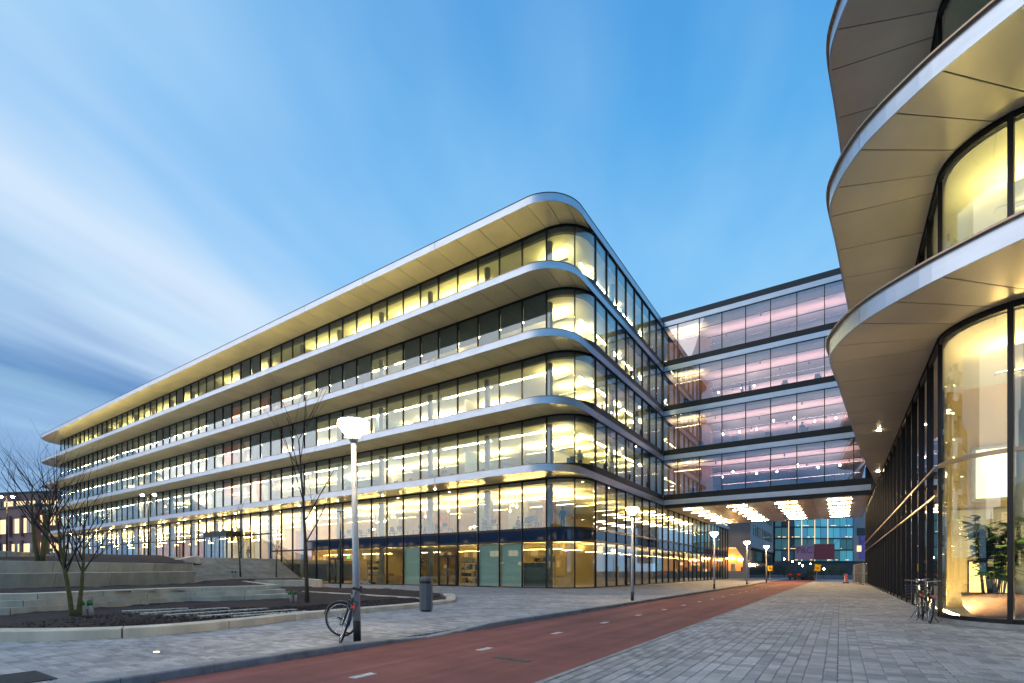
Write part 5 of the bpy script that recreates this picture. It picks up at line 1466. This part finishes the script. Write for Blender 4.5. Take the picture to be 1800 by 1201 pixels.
for i, (x, y, f, a, t_, lab) in enumerate(((-13.2,1.0,2,-1.4,'cl_dark','person in dark clothes at the glass of the lowest upper floor beside a column'), (-27.5,1.2,2,-1.6,'cl_blue','person in blue far along the lowest upper floor glazing'),
        (-15.8,1.3,1,.5,'cl_white','person in a white shirt on the mezzanine beyond the doors'), (-46.5,2.2,0,-1.5,'cl_dark','person in dark clothes inside the lobby beside the entrance portal'),
        (12.2,VB0+1.3,3,-1.2,'cl_dark','person in dark clothes standing alone on the second bridge floor'), (-.9,11.5,2,.2,'cl_blue','person in blue at the street-side glass of the lowest upper floor'))):
    person(lab, (x, y, F[f] if f else PZL), a, M[t_], M['cl_dark'])
def desk():
    o = thing('office_desk', 'office desk with a screen and swivel chair behind the office glazing', 'desk', (0,0,0), (0,0,0), 'desks behind the office glazing')
    MB().box((-.8,-.4,.72),(.8,.4,.75)).build('table_top', M['desk'], o)
    for x in (-.75, .70):
        for y in (-.36, .31): MB().box((x,y,0),(x+.05,y+.05,.72)).build('leg', M['dark'], o)
    s = MB().box((-.28,.12,.88),(.28,.15,1.22)).build('screen', M['dark'], o); MB().box((-.03,.14,.75),(.03,.18,.95)).box((-.12,.05,.75),(.12,.25,.765)).build('screen_foot', M['dark'], s)
    ch = MB().box((-.24,-.95,.44),(.24,-.50,.50)).build('chair_seat', M['dark'], o)
    MB().add([(-.22,-.98,.60),(.22,-.98,.60),(.20,-1.06,1.05),(-.20,-1.06,1.05),(-.22,-.94,.60),(.22,-.94,.60),(.20,-1.02,1.05),(-.20,-1.02,1.05)], [(0,1,2,3),(4,7,6,5),(0,4,5,1),(2,6,7,3),(1,5,6,2),(0,3,7,4)]).build('chair_back', M['dark'], ch)
    MB().tube([(0,-.72,.08),(0,-.72,.44)], .03, 8).tube([(-.25,-.72,.05),(.25,-.72,.05)], .025, 6).tube([(0,-.97,.05),(0,-.47,.05)], .025, 6).tube([(0,-.95,.5),(0,-.97,.62)], .02, 6).build('chair_base', M['dark'], ch)
    return o
spots = [(-27,1.9,1,.2),(-6.0,1.4,3,.2),(-21,1.5,3,0),(-25,1.6,3,.1),(-29,1.5,3,3.1),(-14.5,1.5,2,.2),(-19.5,1.5,2,3.1),(-25,1.4,2,0),(-29.5,1.5,2,.2),(-36.5,1.5,2,3.1),(-10.4,1.5,4,0),(-.95,4.4,2,1.5),(-.95,9.6,2,1.6),(-.95,12.6,3,1.5),(-.95,10.0,4,1.6),(-.95,14.5,2,1.5),(14.4,VB0+1.4,2,.1),(6.6,VB0+1.4,3,.2),(-4.6,1.6,2,.1),(-7.2,1.9,2,0),(-9.4,1.7,2,3.1),(-1.6,1.8,2,.6),(-12.5,2.0,2,.1),(-17,1.8,2,0),(-22,2,2,3.1),(-33,1.7,2,0),(-41,1.7,2,.1),(-48,1.8,2,3.0),
         (-12,1.8,3,0),(-18,2,3,3.1),(-4.9,1.5,1,.3),(-8.6,1.6,1,0),(-14,1.8,1,.1),(-17,2.1,1,3.0),(-19.5,1.7,1,.2),(-24,2,1,0),
         (2.6,VB0+1.5,2,.2),(5.2,VB0+1.6,2,0),(8.5,VB0+1.5,2,3.1),(11.5,VB0+1.6,2,0),(3.4,VB0+1.5,3,.2),(9.5,VB0+1.5,3,0),(12.4,VB0+1.5,3,3.1),(2.2,VB0+1.6,4,0),(10.8,VB0+1.6,4,.1),(13.4,VB0+1.5,4,0)]
pd = desk()
for i, (x, y, f, a) in enumerate(spots):
    o = pd if i == 0 else copy_tree(pd)
    o.location = (x, y, F[f]); o.rotation_euler[2] = a
def plant(label, loc, h, n, seed, big=False, pot_r=.22, group=None):
    rd = random.Random(seed); o = thing('potted_plant', label, 'plant', loc, (0,0,0), group)
    ph = pot_r*1.3 if not big else .62
    prof = [(pot_r*.7,0),(pot_r,ph*.9),(pot_r*1.05,ph),(pot_r*.9,ph),(pot_r*.85,ph-.05)] if not big else [(pot_r*.45,0),(pot_r*.75,.08),(pot_r*.95,.28),(pot_r,.5),(pot_r*1.02,ph),(pot_r*.93,ph),(pot_r*.9,ph-.06)]
    MB().lathe(prof, n=24).build('pot', M['pot'], o, smooth=True)
    stm = MB(); lf = MB()
    for k in range(n):
        a = rd.random()*6.28; t = rd.uniform(.05,.35)*h*.5; hh = h*rd.uniform(.55,1)
        b0 = Vector((math.cos(a)*pot_r*.5*rd.random(), math.sin(a)*pot_r*.5*rd.random(), ph-.05)); b1 = b0 + Vector((math.cos(a)*t, math.sin(a)*t, hh))
        mid = b0.lerp(b1, .5) + Vector((0,0,.1*h)); stm.tube([b0, mid, b1], [.014,.010,.005], 5)
        for j in range(46 if big else 12):
            f = rd.uniform(.25, 1); p_ = b0.lerp(mid, f*2) if f < .5 else mid.lerp(b1, f*2-1)
            aa = rd.random()*6.28; L = rd.uniform(.10,.24)*(1.0 if not big else rd.choice((1.0, 1.3, 2.2))); dn = rd.uniform(-.5,.4)
            d_ = Vector((math.cos(aa), math.sin(aa), dn)).normalized(); sd = d_.cross(Vector((0,0,1))).normalized()*L*.28
            lf.add([p_, p_+d_*L*.5+sd, p_+d_*L, p_+d_*L*.5-sd], [(0,1,2,3)])
    stm.build('stems', M['bark_d'], o); lf.build('foliage', M['leaf'], o)
plant('leafy plant in a pot behind the mezzanine glazing near a pale screen', (-4.4, 1.4, F[1]), 1.5, 7, 1)
plant('green plant in a pot behind the street-side glass of the lowest upper floor', (-.8, 7.4, F[2]), 1.7, 6, 2)
plant('tall plant in a pot behind the street-side glass of the third upper floor', (-.8, 8.4, F[4]), 1.9, 7, 3)
plant('trailing plant in a pot beside the red-jacketed person', (-.8, 7.2, F[3]), 1.3, 6, 4)
plant('plant pot in the lowest bridge storey next to the main building', (1.0, VB0+1.0, F[2]), 1.0, 8, 5)
plant('palm-like plant in a pot at the far end of the lowest bridge storey', (15.4, VB0+1.0, F[2]), 2.0, 9, 6)
b = cam2w((1748-CX)/FPX*12.9, 12.9); plant('tall leafy plants in a huge terracotta bowl behind the curved glass', (b.x, b.y, .10), 2.1, 30, 7, True, .64)
b = cam2w((1850-CX)/FPX*12.9, 12.9); plant('second huge terracotta bowl of plants deeper along the curved lobby', (b.x+.1, b.y, .10), 1.8, 20, 8, True, .7)
p7 = PZ(1786, 340, 13); plant('palm in a pot on the second upper floor of the curved building', (p7.x, p7.y, RS[1]+.47), 1.7, 8, 12)
for i, (uu, lab) in enumerate(((-R0-.9*W,'dark storage rack behind the lowered grey window panel by the corner'), (-R0-3.6*W,'storage rack of boxes next to the frosted panels'), (-R0-4.5*W,'storage rack behind the glass double doors'), (-R0-7.5*W,'storage rack beside the crate stacks'), (-R0-10.4*W,'storage rack beneath the green exit sign'))):
    o = thing('storage_rack', lab, 'storage rack', (uu, 2.9, SW+.02)); rk_ = random.Random(i)
    for x in (-.85, .82):
        for y in (-.25, .22): MB().box((x,y,0),(x+.03,y+.03,2.3)).build('upright', M['dark'], o)
    for z in (.15, .75, 1.35, 1.95):
        MB().box((-.82,-.22,z),(.82,.22,z+.03)).build('shelf', M['dark'], o)
        x = -.78
        while x < .55:
            w = rk_.uniform(.18,.42); hh = rk_.uniform(.15,.48)
            MB().box((x,-.2,z+.03),(x+w,.15,z+.03+hh)).build('box', rk_.choice((M['wall_wood'], M['pale'], M['dark'], M['wall_blue'], M['desk'])), o); x += w + rk_.uniform(.02,.2)
# ladder and stacked crates in the street-level store
o = thing('step_ladder', 'aluminium ladder leaning inside the street-level store near the glass doors', 'ladder', (-R0-12.7*W, 1.2, SW+.02), (0, -.18, 0))
for y in (-.2, .2): MB().tube([(0,y,0),(0,y,2.5)], .025, 6).build('rail', M['ladder'], o)
for k in range(8): MB().tube([(0,-.2,.25+k*.28),(0,.2,.25+k*.28)], .018, 6).build('rung', M['ladder'], o)
for i, (x, n) in enumerate(((-R0-9.3*W, 6), (-R0-8.7*W, 5), (-R0-8.1*W, 4))):
    for k in range(n):
        o = thing('stacked_crate', 'wooden slatted crate in the stacks inside the street-level store', 'crate', (x, 1.3, SW+.02+k*.2), (0,0,random.uniform(-.08,.08)), 'crates stacked in the store')
        for z in (.0, .10): MB().box((-.5,-.38,z),(.5,-.36,z+.07)).box((-.5,.36,z),(.5,.38,z+.07)).box((-.5,-.36,z),(-.48,.36,z+.07)).box((.48,-.36,z),(.5,.36,z+.07)).build('slat_ring', M['wall_wood'], o)
        MB().box((-.48,-.36,0),(.48,.36,.02)).build('bottom', M['wall_wood'], o)
tag(MB().box((-R0-11.2*W, .8, 2.55), (-R0-11.0*W, .83, 2.75)).build('exit_sign', M['exit']), 'small green lit exit sign inside the street-level store', 'exit sign')
